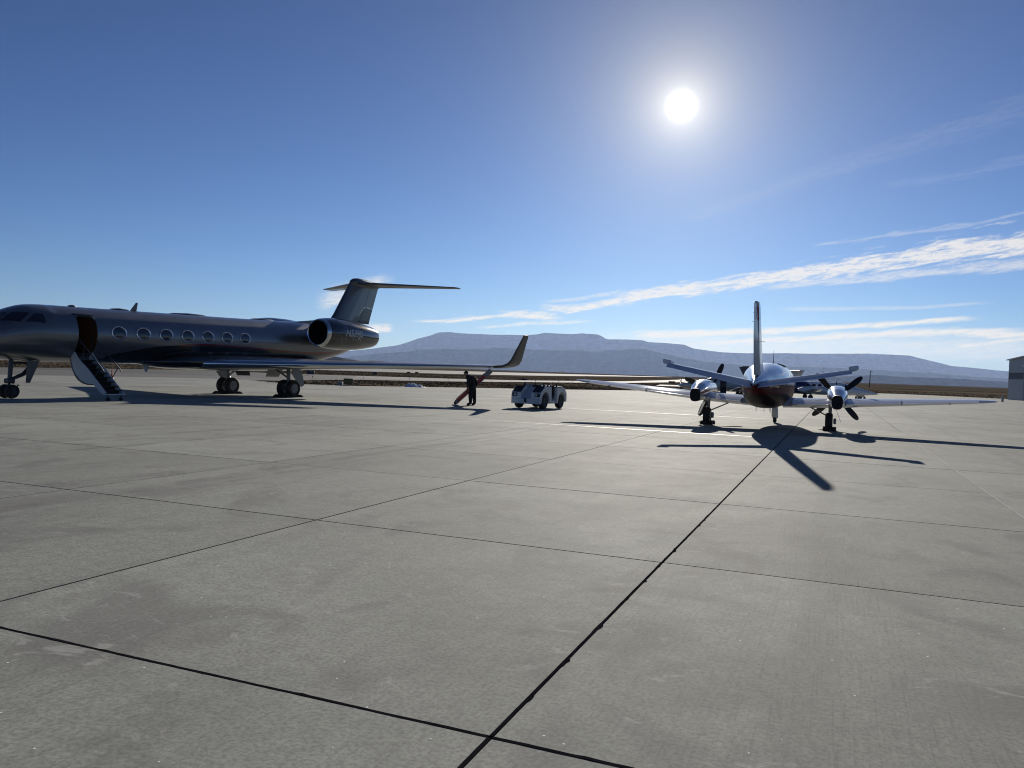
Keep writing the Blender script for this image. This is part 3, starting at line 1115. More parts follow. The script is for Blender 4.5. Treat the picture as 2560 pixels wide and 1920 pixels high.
livery_mat()
DX0, DX1 = 10.86, 11.72
DT0, DT1 = R(-48), R(43)
xs = [-11.0, -10.95, -10.9, -10.8]
xs += list(np.arange(-10.5, 12.6, 0.3)) + list(np.arange(12.6, 16.6, 0.12)) + [16.7, 16.8, 16.9, 17.0, 17.08, 17.14, 17.18, 17.2]
xs = [x for x in xs if abs(x - DX0) > .06 and abs(x - DX1) > .06] + [DX0, DX1]
xs = sorted(float(x) for x in xs)
ths = [DT0 + (DT1 - DT0) * k / 18 for k in range(18)] + [DT1 + (2 * PI + DT0 - DT1) * k / 50 for k in range(50)]
fus = JB.loft(MB(), xs, ths, lambda x, t: DX0 < x < DX1 and DT0 < t < DT1).build('fuselage', 'jet_livery', jet, 40)

# door opening: frame with rounded corners, and the vestibule inside
m = MB()
rx, rt_ = .16, R(9)


def rrect(x0, x1, t0, t1, ax, at_, n=6):
    pts = []
    for cx_, ct, a0 in ((x1 - ax, t1 - at_, 0), (x0 + ax, t1 - at_, 90), (x0 + ax, t0 + at_, 180), (x1 - ax, t0 + at_, 270)):
        for k in range(n + 1):
            a = R(a0 + 90 * k / n)
            pts.append((cx_ + ax * math.cos(a), ct + at_ * math.sin(a)))
    return pts


inner = rrect(DX0 + .03, DX1 - .03, DT0 + R(1.2), DT1 - R(1.2), .2, R(10))
outer = rrect(DX0 - .02, DX1 + .02, DT0 - R(1), DT1 + R(1), .02, R(1))
m.loft([[JB.pt(*p, .008) for p in outer], [JB.pt(*p, .008) for p in inner], [JB.pt(*p, -.09) for p in inner]], False, False)
m.build('door_frame', 'jet_grey', jet)
m = MB()
for k in range(18):
    t0, t1 = R(-48 + 91 * k / 18), R(-48 + 91 * (k + 1) / 18)
    for x0, dx_ in ((DX0 - .05, 0), (DX1 + .05, 0)):
        a, b = JB.pt(x0, t0, -.03), JB.pt(x0, t1, -.03)
        m.add([a, b, (x0, -.35, b.z), (x0, -.35, a.z)], [(0, 1, 2, 3)], 0 if x0 > 11.3 else 1)
m.add([(DX0 - .06, -.35, 1.7), (DX1 + .06, -.35, 1.7), (DX1 + .06, -.35, 3.6), (DX0 - .06, -.35, 3.6)], [(0, 1, 2, 3)])
m.add([(DX0 - .06, -.35, 1.78), (DX1 + .06, -.35, 1.78), (DX1 + .06, .8, 1.78), (DX0 - .06, .8, 1.78)], [(0, 1, 2, 3)])
m.add([(DX0 - .06, -.35, 3.5), (DX1 + .06, -.35, 3.5), (DX1 + .06, .86, 3.5), (DX0 - .06, .86, 3.5)], [(0, 1, 2, 3)])
m.build('vestibule', ['cabin_dark', 'wood_brown'], jet, 0)

# stair door swung down
hy, hz_ = .82, 1.74
sdv = Vector((0, .80, -.585)).normalized()
snv = Vector((0, .585, .80)).normalized()
X0, X1 = DX0 + .03, DX1 - .03


def stp(x, s, n):
    return Vector((x, hy, hz_)) + sdv * s + snv * n


door = MB()
NS = 16
prof = [(s, -(.46 * math.sin(PI * min(1, (s + .08) / 1.85)) ** .8 + .03)) for s in [1.72 * k / NS for k in range(NS + 1)]]
skin_o = [[stp(x, s, d - .05) for s, d in prof] for x in (X0 - .05, X1 + .05)]
skin_i = [[stp(x, s, d) for s, d in prof] for x in (X0 - .05, X1 + .05)]
for lay in (skin_o, skin_i):
    n_ = len(prof)
    door.add(lay[0] + lay[1], [(k, k + 1, k + 1 + n_, k + n_) for k in range(n_ - 1)])
for side in (0, 1):
    n_ = len(prof)
    door.add(skin_o[side] + skin_i[side], [(k, k + 1, k + 1 + n_, k + n_) for k in range(n_ - 1)])
airstair = door.build('stair_door', 'jet_livery', jet)
m = MB()
for x in (X0 - .03, X1 - .01):
    poly = [stp(x, s, d + .005) for s, d in prof] + [stp(x, 1.72, .1), stp(x, 1.1, .16), stp(x, .35, .14), stp(x, -.02, .22), stp(x, -.1, .08)]
    m.prism(poly, (.04, 0, 0))
m.build('side_panel', 'door_white', airstair)
for x in (X0, X1):
    m = MB()
    a0, a1 = 1.35, 2.45
    m.prism([stp(x - .02, a0, -.16), stp(x - .02, a1, -.10), stp(x - .02, a1 + .03, .06), stp(x - .02, a0, .13)], (.045, 0, 0))
    m.build('stringer', 'door_white', airstair)
for k in range(8):
    s = .2 + k * .29
    a = stp(0, s, 0)
    m = MB()
    m.box(((X0 + X1) / 2, a.y + .1, a.z - .02), (X1 - X0 - .03, .25, .035), None, .006)
    m.box(((X0 + X1) / 2, a.y - .015, a.z - .10), (X1 - X0 - .03, .02, .17))
    m.build('step', 'step_dark', airstair)
m = MB()
e = stp(0, 2.47, 0)
m.box(((X0 + X1) / 2, e.y + .02, e.z - .03), (X1 - X0 + .06, .26, .05), None, .01)
m.build('bottom_step', 'door_white', airstair)
for x in (X0 + .1, X1 - .1):
    m = MB()
    m.tube((x - .05, e.y + .02, .06), (x + .05, e.y + .02, .06), .06, n=12)
    m.tube((x, e.y + .02, .06), (x, e.y + .02, e.z - .03), .02, n=8)
    m.build('foot_roller', 'black_rubber', airstair)
for x in (X0 - .01, X1 + .01):
    m = MB()
    m.path([(x, 1.14, 2.46), (x, 2.58, 1.30), (x, 2.7, 1.17)], .022, 8)
    m.path([(x, 2.5, 1.36), (x, 2.22, .98), (x, 2.1, .82)], .018, 8)
    m.path([(x, 1.5, 2.15), (x, 1.42, 1.38)], .012, 8)
    m.build('handrail', 'strut_dark', airstair)

# cabin windows
for k in range(7):
    x = 9.82 - 1.2515 * k
    th = R(6.7)
    o = JB.disc(MB(), x, th, .355, .275, .012, 32, 0, .004).build('window', 'jet_glass', jet)
    JB.disc(MB(), x, th, .385, .30, .014, 36, .85).build('frame', 'window_ring', o)
    o = JB.disc(MB(), x, PI - th, .355, .275, .012, 32, 0, .004).build('window', 'jet_glass', jet)
    JB.disc(MB(), x, PI - th, .375, .295, .014, 36, .9).build('frame', 'window_ring', o)
# cockpit windows
for mir in (False, True):
    for poly in ([(14.62, 47), (14.12, 60), (13.53, 46), (13.99, 28)], [(13.79, 26.6), (13.37, 43.2), (13.04, 41.8), (13.06, 19.3)], [(14.72, 52), (14.25, 64), (14.25, 88), (14.78, 88)]):
        q = [(a, R(180 - b) if mir else R(b)) for a, b in poly]
        o = JB.patch(MB(), q, .010, 8).build('cockpit_window', 'jet_glass', jet)

# belly fairing, wings
BF = Body([(-5.2, 1.95, 1.8, .1), (-4.4, 2.1, 1.6, .8), (-3, 2.25, 1.42, 1.25), (0, 2.25, 1.33, 1.36), (3, 2.25, 1.30, 1.38), (5.6, 2.1, 1.31, 1.28), (6.8, 1.95, 1.38, 1.0), (7.6, 1.75, 1.5, .55), (8.0, 1.62, 1.56, .1)], 2.3)
BF.loft(MB(), [float(x) for x in np.linspace(-5.2, 8.0, 50)], [2 * PI * k / 40 for k in range(40)]).build('belly_fairing', 'jet_black', jet, 40)
for s in (1, -1):
    U = (0, 0, 1)
    secs = [((5.5, s * .9, 1.62), 6.3, .115, U), ((4.45, s * 2.2, 1.66), 5.2, .12, U), ((1.55, s * 6, 1.78), 3.7, .11, U), ((-2.95, s * 12.9, 2.0), 1.8, .10, U), ((-3.15, s * 13.25, 2.04), 1.66, .10, (0, -s * .35, 1)),
            ((-3.33, s * 13.5, 2.17), 1.52, .10, (0, -s * .9, .9)), ((-3.48, s * 13.65, 2.4), 1.38, .09, (0, -s * 1, .4)), ((-3.95, s * 14.13, 3.72), .62, .08, (0, -s * 1, .36))]
    wsec = secs[:4]
    wg = wing(MB(), secs[:4], 0.06, .74).build('wing', 'wing_grey', jet, 50)
    wing(MB(), secs[:4], 0.0, .058).build('leading_edge', 'chrome', wg, 60)
    for y0, y1, nm in ((1.4, 5.2, 'flap'), (5.25, 9.2, 'flap'), (9.25, 12.85, 'aileron')):
        wing(MB(), sub_secs(wsec, s * y0, s * y1), .75, 1.0).build(nm, 'wing_grey', wg, 50)
    wing(MB(), secs[3:]).build('winglet', 'winglet_grey', wg, 50)
    for y in (4.2, 7.4, 10.2):
        le, c_, _, _ = lerp_sec(wsec, s * y)
        MB().lathe([(-c_ * 1.0, .01), (-c_ * .9, .05), (-c_ * .7, .07), (-c_ * .5, .02)], (le[0], le[1], le[2] - .05), (1, 0, 0), 12).build('flap_track_fairing', 'wing_grey', wg)

    # engines
    cyj, czj = s * 2.2, 3.62

    def nac(x, ph, r):
        return Vector((x, cyj + r * math.cos(ph), czj + r * math.sin(ph)))
    npf = [(-2.45, .805), (-2.9, .865), (-3.5, .905), (-4.4, .91), (-5.2, .88), (-6.0, .81), (-6.7, .72), (-7.3, .62), (-7.45, .58)]
    nx_, nr = [p[0] for p in reversed(npf)], [p[1] for p in reversed(npf)]
    m = MB()
    m.loft([[nac(x, 2 * PI * k / 48, float(pchip(nx_, nr, x))) for k in range(48)] for x in np.linspace(-2.45, -7.45, 26)], False, False)
    m.loft([[nac(x, 2 * PI * k / 48, r) for k in range(48)] for x, r in ((-7.45, .58), (-7.3, .54), (-6.6, .5))], False, True)
    na = m.build('engine_nacelle', 'jet_black', jet)
    m = MB()
    lip = [(-2.45, .805), (-2.36, .785), (-2.27, .755), (-2.22, .715), (-2.24, .675), (-2.32, .645), (-2.5, .635)]
    m.loft([[nac(x, 2 * PI * k / 48, r) for k in range(48)] for x, r in lip], False, False)
    m.build('inlet_lip', 'chrome', na)
    m = MB()
    m.loft([[nac(x, 2 * PI * k / 48, r) for k in range(48)] for x, r in ((-2.5, .635), (-2.9, .64), (-3.3, .65))], False, False)
    m.build('inlet_duct', 'fan_dark', na)
    m = MB()
    for k in range(24):
        a = 2 * PI * k / 24
        m.add([nac(-3.2, a, .15), nac(-3.25, a + .18, .15), nac(-3.3, a + .26, .645), nac(-3.16, a + .1, .645)], [(0, 1, 2, 3)])
    m.lathe([(0, .645), (.01, 0.0)], (-3.34, cyj, czj), (1, 0, 0), 32)
    m.lathe([(0, .17), (.1, .14), (.22, .06), (.26, 0)], (-3.22, cyj, czj), (1, 0, 0), 24)
    m.build('fan', 'fan_dark', na, 0)
    m = MB()
    wing(m, [((-3.6, s * .85, 3.62), 3.2, .1, (0, 0, 1)), ((-3.5, s * 1.45, 3.62), 3.3, .1, (0, 0, 1))]).build('pylon', 'jet_grey', jet)
    if s > 0:
        vs_, fs_ = text_flat('N539JS', .56, .25, .012)
        wmax = max(v.x for v in vs_)
        mm = MB()
        out = []
        for v in vs_:
            x = -3.62 - v.x * 1.78 / wmax
            r = float(pchip(nx_, nr, x)) + .006
            out.append(nac(x, (v.y - .11) / r, r))
        mm.add(out, fs_).build('registration_lettering', 'letter_grey', na)
        for x in (-3.3, -3.6, -4.35, -5.1):
            r = float(pchip(nx_, nr, x)) + .006
            mm = MB()
            mm.add([nac(x, R(-13), r), nac(x - .03, R(-13), r), nac(x - .06, R(-22), r), nac(x - .03, R(-22), r)], [(0, 1, 2, 3)])
            mm.build('stencil_mark', 'letter_grey', na)

# fin with painted mountain, bullet and tailplane


def fin_mat():
    m = bpy.data.materials.new('fin_paint')
    m.use_nodes = True
    t = m.node_tree
    p = t.nodes['Principled BSDF']
    tcn = nd(t, 'ShaderNodeTexCoord')
    x, y, z = sepxyz(t, tcn.outputs['Object'])
    n = tnoise(t, combxyz(t, x * 2.2, 0.0, z * .6), 1.0, 6.0, .65)
    n2 = tnoise(t, tcn.outputs['Object'], 5.0, 5.0, .7)
    ln = (x * -.62) - .35 + (n - .5) * 1.1
    top = ln.min(5.72 + 0.0)
    d = z - top
    # swept two-tone grey
    sw = (x + (z - 4.5) * .74) + 7.6
    c = mixc(t, sw.gt(0.0), (0.15, 0.155, 0.16), (0.085, 0.095, 0.115))
    c = mixc(t, d.lt(0), c, (0.012, 0.013, 0.016))
    c = mixc(t, d.lt(0.03) * d.gt(-.09) * n2.gt(.47) * x.lt(-8.9), c, (0.5, 0.5, 0.5))
    t.links.new(c, p.inputs['Base Color'])
    p.inputs['Metallic'].default_value = 0.35
    p.inputs['Roughness'].default_value = 0.3
    p.inputs['Coat Weight'].default_value = 0.6
    MATS['fin_paint'] = m


fin_mat()
V = (0, 1, 0)
finsec = [((-5.55, 0, 4.15), 4.5, .085, V), ((-6.1, 0, 4.62), 4.15, .085, V), ((-6.45, 0, 5.0), 3.93, .085, V), ((-8.0, 0, 7.15), 3.22, .085, V)]
m = MB()
wing(m, finsec, 0, .70, 10, 0)
fin = m.build('tail_fin', 'fin_paint', jet, 50)
m = MB()
wing(m, finsec[1:], .708, 1.0, 6, 0)
m.build('rudder', 'fin_paint', fin, 50)
BU = Body([(-11.75, 7.38, 7.3, .02), (-11.2, 7.46, 7.1, .1), (-10.2, 7.5, 6.95, .2), (-9, 7.53, 6.95, .26), (-8.4, 7.45, 7.0, .2), (-8.12, 7.3, 7.08, .1), (-8.02, 7.2, 7.15, .02)])
BU.loft(MB(), [float(x) for x in np.linspace(-11.75, -8.02, 30)], [2 * PI * k / 24 for k in range(24)]).build('tail_bullet', 'jet_grey', jet)
for s in (1, -1):
    ss = [((-8.45, s * .1, 7.16), 2.9, .08, (0, 0, 1)), ((-12.1, s * 5.3, 7.23), 1.05, .08, (0, 0, 1)), ((-12.35, s * 5.42, 7.24), .7, .06, (0, 0, 1))]
    st = wing(MB(), ss, 0, .7).build('tailplane', 'jet_grey', jet, 50)
    wing(MB(), ss[:2], .71, 1.0).build('elevator', 'wing_grey', st, 50)

# aerials, vents
m = MB()
m.prism([(8.35, -.01, 3.88), (8.0, -.01, 3.88), (7.93, -.01, 4.3), (8.03, -.01, 4.3)], (0, .02, 0))
m.build('blade_aerial', 'jet_grey', jet)
m = MB()
m.prism([(7.6, -.01, 1.56), (7.2, -.01, 1.56), (7.3, -.01, 1.16), (7.4, -.01, 1.14)], (0, .02, 0))
m.build('blade_aerial', 'door_white', jet)
for x, l in ((11.2, .5), (8.9, 1.3), (-.2, 2.4), (5.0, 3.0)):
    t_ = JB.sec(x)[0]
    MB().lathe([(-l / 2, .01), (-l * .3, .1), (0, .13), (l * .3, .1), (l / 2, .01)], (x, 0, t_ - .05), (1, 0, -.03), 16).build('roof_aerial_fairing', 'jet_grey', jet)
for x in (4.49, 3.37, 2.15):
    JB.disc(MB(), x, R(-32), .10, .06, .012, 20, .62).build('vent_ring', 'window_ring', jet)
# raised grey dorsal fairing ahead of the fin
MB().prism([(-2.2, -.16, 4.18), (-5.8, -.16, 4.36), (-5.6, -.16, 4.62), (-4.2, -.16, 4.42)], (0, .32, 0)).build('dorsal_scoop', 'jet_grey', jet)

# landing gear
WB = 13.76
m = MB()
m.tube((WB - .05, 0, 1.62), (WB, 0, .62), .085, .08, 14)
m.tube((WB, 0, .7), (WB + .02, 0, .27), .05, .05, 12)
m.tube((WB + .02, -.24, .27), (WB + .02, .24, .27), .045, n=12)
m.box((WB, 0, .68), (.3, .3, .2), None, .04)
m.path([(WB - .06, 0, .62), (WB - .38, 0, .52), (WB - .1, 0, .34)], .04, 8)
ng = m.build('nose_gear', 'strut_dark', jet)
m = MB()
m.path([(WB, 0, .72), (WB - .55, 0, .95), (WB - .95, 0, 1.42)], [.06, .085, .07], 10)
m.path([(WB - .05, 0, 1.38), (WB - .95, 0, 1.42)], .045, 8)
m.build('drag_brace', 'strut_dark', ng)
m = MB()
m.prism([(WB - .5, .3, 1.5), (WB - 1.0, .3, 1.5), (WB - .62, .3, .62), (WB - .45, .3, .62)], (0, .02, 0))
m.build('gear_door', 'jet_grey', ng)
for y in (-.2, .2):
    o, rm = wheel(ng, (WB + .02, y, .275), .275, .19)
    rm.build('wheel_rim', 'rim_dark', ng)
for s in (1, -1):
    gy = s * 2.146
    m = MB()
    m.tube((.05, gy, 1.75), (0, gy, .5), .11, .10, 14)
    m.tube((0, gy - .42, .46), (0, gy + .42, .46), .07, n=12)
    m.path([(.0, gy, 1.0), (.1, gy - s * .9, 1.5)], .05, 8)
    m.path([(-.1, gy, .95), (-.42, gy, .78), (-.12, gy, .5)], .05, 8)
    mg = m.build('main_gear', 'strut_grey', jet)
    for y in (-.3, .3):
        o, rm = wheel(mg, (0, gy + y, .465), .465, .33)
        rm.build('wheel_rim', 'rim', mg)
    m = MB()
    m.prism([(.42, gy + s * .52, 1.62), (-.2, gy + s * .52, 1.62), (-.5, gy + s * .52, 1.1), (-.62, gy + s * .52, .66), (-.4, gy + s * .52, .56), (.0, gy + s * .52, .86), (.34, gy + s * .52, 1.2)], (0, s * .03, 0))
    m.build('gear_door', 'wing_grey', mg)
    m = MB()
    m.prism([(.6, gy - s * .9, 1.5), (-.6, gy - s * .9, 1.5), (-.5, gy - s * 1.15, 1.05), (.5, gy - s * 1.15, 1.05)], (0, s * .02, .01))
    m.build('inboard_gear_door', 'wing_grey', mg)
jr = heading(-155.314)
Mj = Matrix.Rotation(jr, 3, 'Z')
for s, lab in ((1, 'black rubber chocks at the jet wheel under the near wing'), (-1, 'black rubber chocks at the jet wheel farther under the belly')):
    p = Mj @ Vector((0, s * 2.146, 0)) + Vector(JETLOC)
    o = chock('wheel_chock', lab, (p.x, p.y, 0), jr, .95, 'wheel chocks of the jet')
    o.scale = (1.25, 1, 1)

# ------------------------------------------------------------------ twin turboprop (right)
TLOC = (9.69, 30.12, 0)
TAZ = 22.0
twin = thing('twin_propeller_plane', 'shiny white and maroon twin propeller plane seen from behind with upswept tailplane', 'airplane', TLOC, heading(TAZ))
RS = 0.0125      # the apron falls to the right: the wings sit a touch higher on the left


def twin_mat():
    m = bpy.data.materials.new('twin_livery')
    m.use_nodes = True
    t = m.node_tree
    p = t.nodes['Principled BSDF']
    tcn = nd(t, 'ShaderNodeTexCoord')
    x, y, z = sepxyz(t, tcn.outputs['Object'])
    n = tnoise(t, tcn.outputs['Object'], 1.5, 4.0, .6)
    mid = 1.56 + 0.0 * z
    low = z.lt(1.62)
    c = mixc(t, n.step(.3, .7), (0.5, 0.52, 0.55), (0.58, 0.59, 0.61))
    c = mixc(t, low, c, (0.10, 0.010, 0.013))
    c = mixc(t, z.lt(1.32), c, (0.035, 0.017, 0.015))
    t.links.new(c, p.inputs['Base Color'])
    t.links.new((z.gt(1.62) * 0.6).s, p.inputs['Metallic'])
    t.links.new((n * .08 + .16 + z.lt(1.62) * .2).s, p.inputs['Roughness'])
    t.links.new((z.gt(1.62) * 0.3 + 0.02).s, p.inputs['Specular IOR Level'])
    t.links.new((z.gt(1.62) * 0.25 + 0.03).s, p.inputs['Coat Weight'])
    p.inputs['Coat Roughness'].default_value = 0.07
    MATS['twin_livery'] = m


twin_mat()
TB = Body([(-5.85, 1.72, 1.56, .03), (-5.6, 1.8, 1.50, .12), (-5, 1.92, 1.34, .26), (-4, 2.1, 1.1, .44), (-3, 2.26, .9, .62), (-2, 2.37, .79, .76), (-1, 2.41, .75, .83), (.5, 2.42, .74, .84), (2, 2.42, .74, .84), (2.9, 2.36, .75, .81), (3.5, 2.12, .78, .74), (4.1, 1.88, .84, .64), (5, 1.74, .95, .47), (5.8, 1.58, 1.1, .27), (6.2, 1.42, 1.25, .06)], 2.45)
TB.loft(MB(), [float(x) for x in np.linspace(-5.85, 6.2, 90)], [2 * PI * k / 56 for k in range(56)]).build('fuselage', 'twin_livery', twin, 40)
for s in (0, 1):
    for x in (2.0, 1.05, .1, -.85):
        th = R(18) if s == 0 else PI - R(18)
        TB.disc(MB(), x, th, .2, .2, .008, 24).build('window', 'jet_glass', twin)
    for poly in ([(3.5, 25), (3.35, 55), (2.9, 52), (2.8, 22)], [(3.62, 32), (3.4, 60), (3.4, 88), (3.72, 88)]):
        TB.patch(MB(), [(a, R(180 - b) if s else R(b)) for a, b in poly], .008, 6).build('cockpit_window', 'jet_glass', twin)
# wings
for s in (1, -1):
    U = (0, 0, 1)

    def zr(z, y):
        return z + RS * y
    secs = [((.98, s * .55, zr(.94, s * .55)), 2.0, .195, U), ((.95, s * 2.4, zr(1.02, s * 2.4)), 1.9, .185, U), ((.6, s * 6.9, zr(1.36, s * 6.9)), 1.22, .13, U), ((.42, s * 7.3, zr(1.39, s * 7.3)), 1.0, .11, U), ((.12, s * 7.5, zr(1.41, s * 7.5)), .62, .08, U)]
    wg = wing(MB(), secs, 0, .735, 12).build('wing', 'alu_white', twin, 50)
    for y0, y1, nm in ((.9, 2.15, 'flap'), (2.72, 4.5, 'flap'), (4.54, 6.88, 'aileron')):
        wing(MB(), sub_secs(secs, s * y0, s * y1), .745, 1.0, 6).build(nm, 'alu_white', wg, 50)
    for y in (4.5, 6.0):
        le, c_, _, _ = lerp_sec(secs, s * y)
        MB().box((le[0] - c_ * .97, le[1], le[2] - .035), (.2, .03, .05), None, .008).build('hinge_fairing', 'strut_dark', wg)
    le, c_, _, _ = secs[-1]
    MB().path([(le[0] - .5, le[1] * .99, le[2]), (le[0] - 1.0, le[1] * .99, le[2])], .006, 6).build('static_wick', 'strut_dark', wg)

    # engine nacelle
    ny, nz = s * 2.42, 1.30 + RS * s * 2.42
    st_ = [(-1.85, .05, -.42, .17), (-1.5, .16, -.42, .24), (-1, .3, -.40, .31), (0, .40, -.36, .36), (1, .38, -.34, .36), (1.6, .33, -.33, .33), (2.0, .24, -.28, .26), (2.08, .2, -.2, .2)]
    NB = Body([(x, nz + a, nz + b, c) for x, a, b, c in st_], 2.3)
    m = MB()
    NB.loft(m, [float(x) for x in np.linspace(-1.85, 2.08, 36)], [2 * PI * k / 36 for k in range(36)])
    m.v = [(x, y + ny, z) for x, y, z in m.v]
    na = m.build('engine_nacelle', 'nacelle_metal', twin, 40)
    # jet pipe: open dark D-shaped outlet in the tail of the nacelle
    m = MB()
    ring = lambda x, k_, dz: [(x, ny + .175 * k_ * math.copysign(abs(math.cos(a)) ** .7, math.cos(a)), nz - .185 + dz + .235 * k_ * math.copysign(abs(math.sin(a)) ** .7, math.sin(a))) for a in [2 * PI * q / 24 for q in range(24)]]
    m.loft([ring(-1.6, 1.06, .02), ring(-1.92, 1.04, 0), ring(-1.92, .95, 0), ring(-1.87, .93, 0)], False, True)
    m.build('exhaust_outlet', 'exhaust_black', na, 40)
    # propeller
    pc = Vector((2.16, ny, nz - .02))
    m = MB().lathe([(-.1, .19), (.0, .185), (.14, .15), (.28, .09), (.36, .02), (.37, 0)], pc, (1, 0, 0), 20)
    pr = m.build('propeller', 'chrome', twin)
    a0 = 42 if s < 0 else -22
    for k in range(4):
        a = R(a0 + 90 * k)
        # seen from behind: y is left, angle measured from straight up towards the left
        rd = Vector((0, math.sin(a), math.cos(a)))
        td = Vector((0, math.cos(a), -math.sin(a)))
        rings = []
        for r, c_, tw, th_ in ((.14, .08, 60, .06), (.3, .14, 50, .05), (.5, .22, 40, .035), (.75, .255, 30, .026), (.98, .235, 24, .02), (1.1, .18, 21, .016), (1.18, .08, 20, .01)):
            dch = td * math.cos(R(tw)) + Vector((1, 0, 0)) * math.sin(R(tw))
            dn = dch.cross(rd)
            rings.append([pc + rd * r + dch * (c_ * u) + dn * (th_ * v) for u, v in ((-.5, 0), (-.25, .4), (.1, .5), (.5, 0), (.1, -.35), (-.25, -.3))])
        MB().loft(rings).build('blade', 'prop_black', pr, 40)
    # main gear
    gy = s * 2.2
    m = MB()
    m.tube((.1, gy, 1.0 + RS * gy), (.02, gy, .42), .065, .06, 12)
    m.tube((.02, gy, .5), (0, gy, .27), .042, n=10)
    m.tube((0, gy - .1, .27), (0, gy + .16, .27), .035, n=10)
    m.path([(.03, gy, .5), (.1, gy - s * .75, .86)], .024, 8)
    m.path([(.03, gy - .02, .62), (-.2, gy, .52), (-.02, gy, .36)], .022, 8)
    mg = m.build('main_gear', 'strut_grey', twin)
    o, rm = wheel(mg, (0, gy + .03, .33), .33, .26)
    rm.build('wheel_rim', 'rim', mg)
    MB().prism([(.35, gy + s * .16, .86), (-.3, gy + s * .16, .86), (-.2, gy + s * .36, .36), (.28, gy + s * .36, .36)], (0, s * .015, 0)).build('gear_door', 'paint_white', mg)
    MB().box((.02, gy - .17, .36), (.2, .1, .22), None, .03).build('brake_unit', 'rim', mg)
# nose gear
m = MB()
m.tube((4.25, 0, 1.0), (4.3, 0, .45), .05, .045, 12)
for y in (-.11, .11):
    m.path([(4.3, 0, .5), (4.3, y, .42), (4.3, y, .2)], .022, 8)
ng = m.build('nose_gear', 'strut_grey', twin)
o, rm = wheel(ng, (4.3, 0, .2), .2, .14)
rm.build('wheel_rim', 'rim', ng)
m = MB()
m.lathe([(-.27, .10), (-.2, .13), (0, .135), (.18, .12), (.26, .06)], (4.12, 0, .50), (0, 0, 1), 18)
m.build('mud_guard', 'paint_white', ng)

# tail: fin, rudder with horn, tailplane with dihedral and horn-balanced elevators
def fin2_mat():
    m = bpy.data.materials.new('twin_fin')
    m.use_nodes = True
    t = m.node_tree
    p = t.nodes['Principled BSDF']
    tcn = nd(t, 'ShaderNodeTexCoord')
    x, y, z = sepxyz(t, tcn.outputs['Object'])
    c = mixc(t, z.gt(3.62) * z.lt(4.02), (0.42, 0.43, 0.46), (0.2, 0.02, 0.026))
    t.links.new(c, p.inputs['Base Color'])
    p.inputs['Roughness'].default_value = 0.28
    p.inputs['Coat Weight'].default_value = 0.7
    MATS['twin_fin'] = m


fin2_mat()
V = (0, 1, 0)
fs2 = [((-3.2, 0, 1.9), 2.55, .09, V), ((-3.75, 0, 2.35), 2.1, .095, V), ((-4.35, 0, 3.1), 1.68, .095, V), ((-5.05, 0, 4.12), 1.12, .09, V), ((-5.15, 0, 4.19), .95, .06, V)]
fin = wing(MB(), fs2, 0, .62, 10, 0).build('tail_fin', 'twin_fin', twin, 50)
m = MB()
wing(m, fs2[:4], .635, 1.0, 6, 0)
wing(m, [((-5.02, 0, 3.72), 1.18, .1, V), ((-5.1, 0, 4.2), 1.08, .095, V)], .3, .66, 6, 0)
hinge = Vector((-5.2, 0, 0))
rr_ = Matrix.Rotation(R(-4), 3, 'Z')
m.v = [tuple(hinge + rr_ @ (Vector(v) - hinge)) for v in m.v]
m.build('rudder', 'twin_fin', fin, 50)
vs_, fs_ = text_flat('N', .62, 0, .03)
MB().add([(-4.75 - v.x * .75, .085, 2.72 + v.y) for v in vs_], fs_).build('fin_lettering', 'letter_black', fin)
MB().path([(-5.0, .05, 3.9), (-5.02, .2, 3.91)], .006, 6).build('static_wick', 'strut_dark', fin)
MB().path([(-5.0, .05, 3.62), (-5.02, .21, 3.62)], .006, 6).build('static_wick', 'strut_dark', fin)
MB().path([(-5.0, -.05, 2.98), (-5.02, -.22, 2.98)], .008, 6).build('static_wick', 'strut_dark', fin)
for s in (1, -1):
    U2 = (0, -s * .19, 1)
    ss = [((-4.3, s * .08, 1.66), 1.45, .09, U2), ((-4.75, s * 2.78, 2.16 + RS * s * 2), .98, .09, U2), ((-4.85, s * 2.92, 2.19 + RS * s * 2), .85, .07, U2)]
    st = wing(MB(), ss, 0, .6, 10, 0).build('tailplane', 'alu_white', twin, 50)
    m = MB()
    wing(m, ss[:2], .61, 1.0, 6, 0)
    m.v = [(x, y, z - .28 * max(0, (-5.19 - .06 * abs(y) - x))) for x, y, z in m.v]
    el_ = m.build('elevator', 'alu_white', st, 50)
    MB().box((-5.02, s * 2.83, 2.235 + RS * s * 2), (.62, .28, .13), Matrix.Rotation(R(s * 10), 3, 'X'), .03).build('elevator_horn', 'alu_white', st)
    for y in (.9, 1.7, 2.4):
        MB().path([(-5.66, s * y, 1.58 + .19 * (y - .7)), (-5.9, s * y, 1.48 + .19 * (y - .7))], .005, 6).build('static_wick', 'strut_dark', st)
MB().lathe([(0, .07), (.1, .06), (.2, .02)], (-5.82, 0, 1.64), (-1, 0, 0), 14).build('tail_cone_light', 'chrome', twin)
m = MB()
m.path([(.4, -.12, 2.40), (.4, -.12, 2.47)], .03, 8)
m.path([(.4, -.12, 2.45), (.38, -.12, 2.92)], [.014, .006], 8)
m.build('whip_aerial', 'strut_dark', twin)
MB().box((.9, -.4, 2.38), (.9, .3, .05), Matrix.Rotation(R(18), 3, 'X'), .015).build('roof_aerial', 'strut_dark', twin)
for x, y in ((-1.2, .3), (-2.0, -.25), (-.4, -.1), (-1.5, .0)):
    MB().prism([(x, y, .8), (x - .1, y, .8), (x - .08, y, .62), (x - .02, y, .62)], (0, .012, 0)).build('belly_aerial', 'strut_dark', twin)
Mt = Matrix.Rotation(heading(TAZ), 3, 'Z')
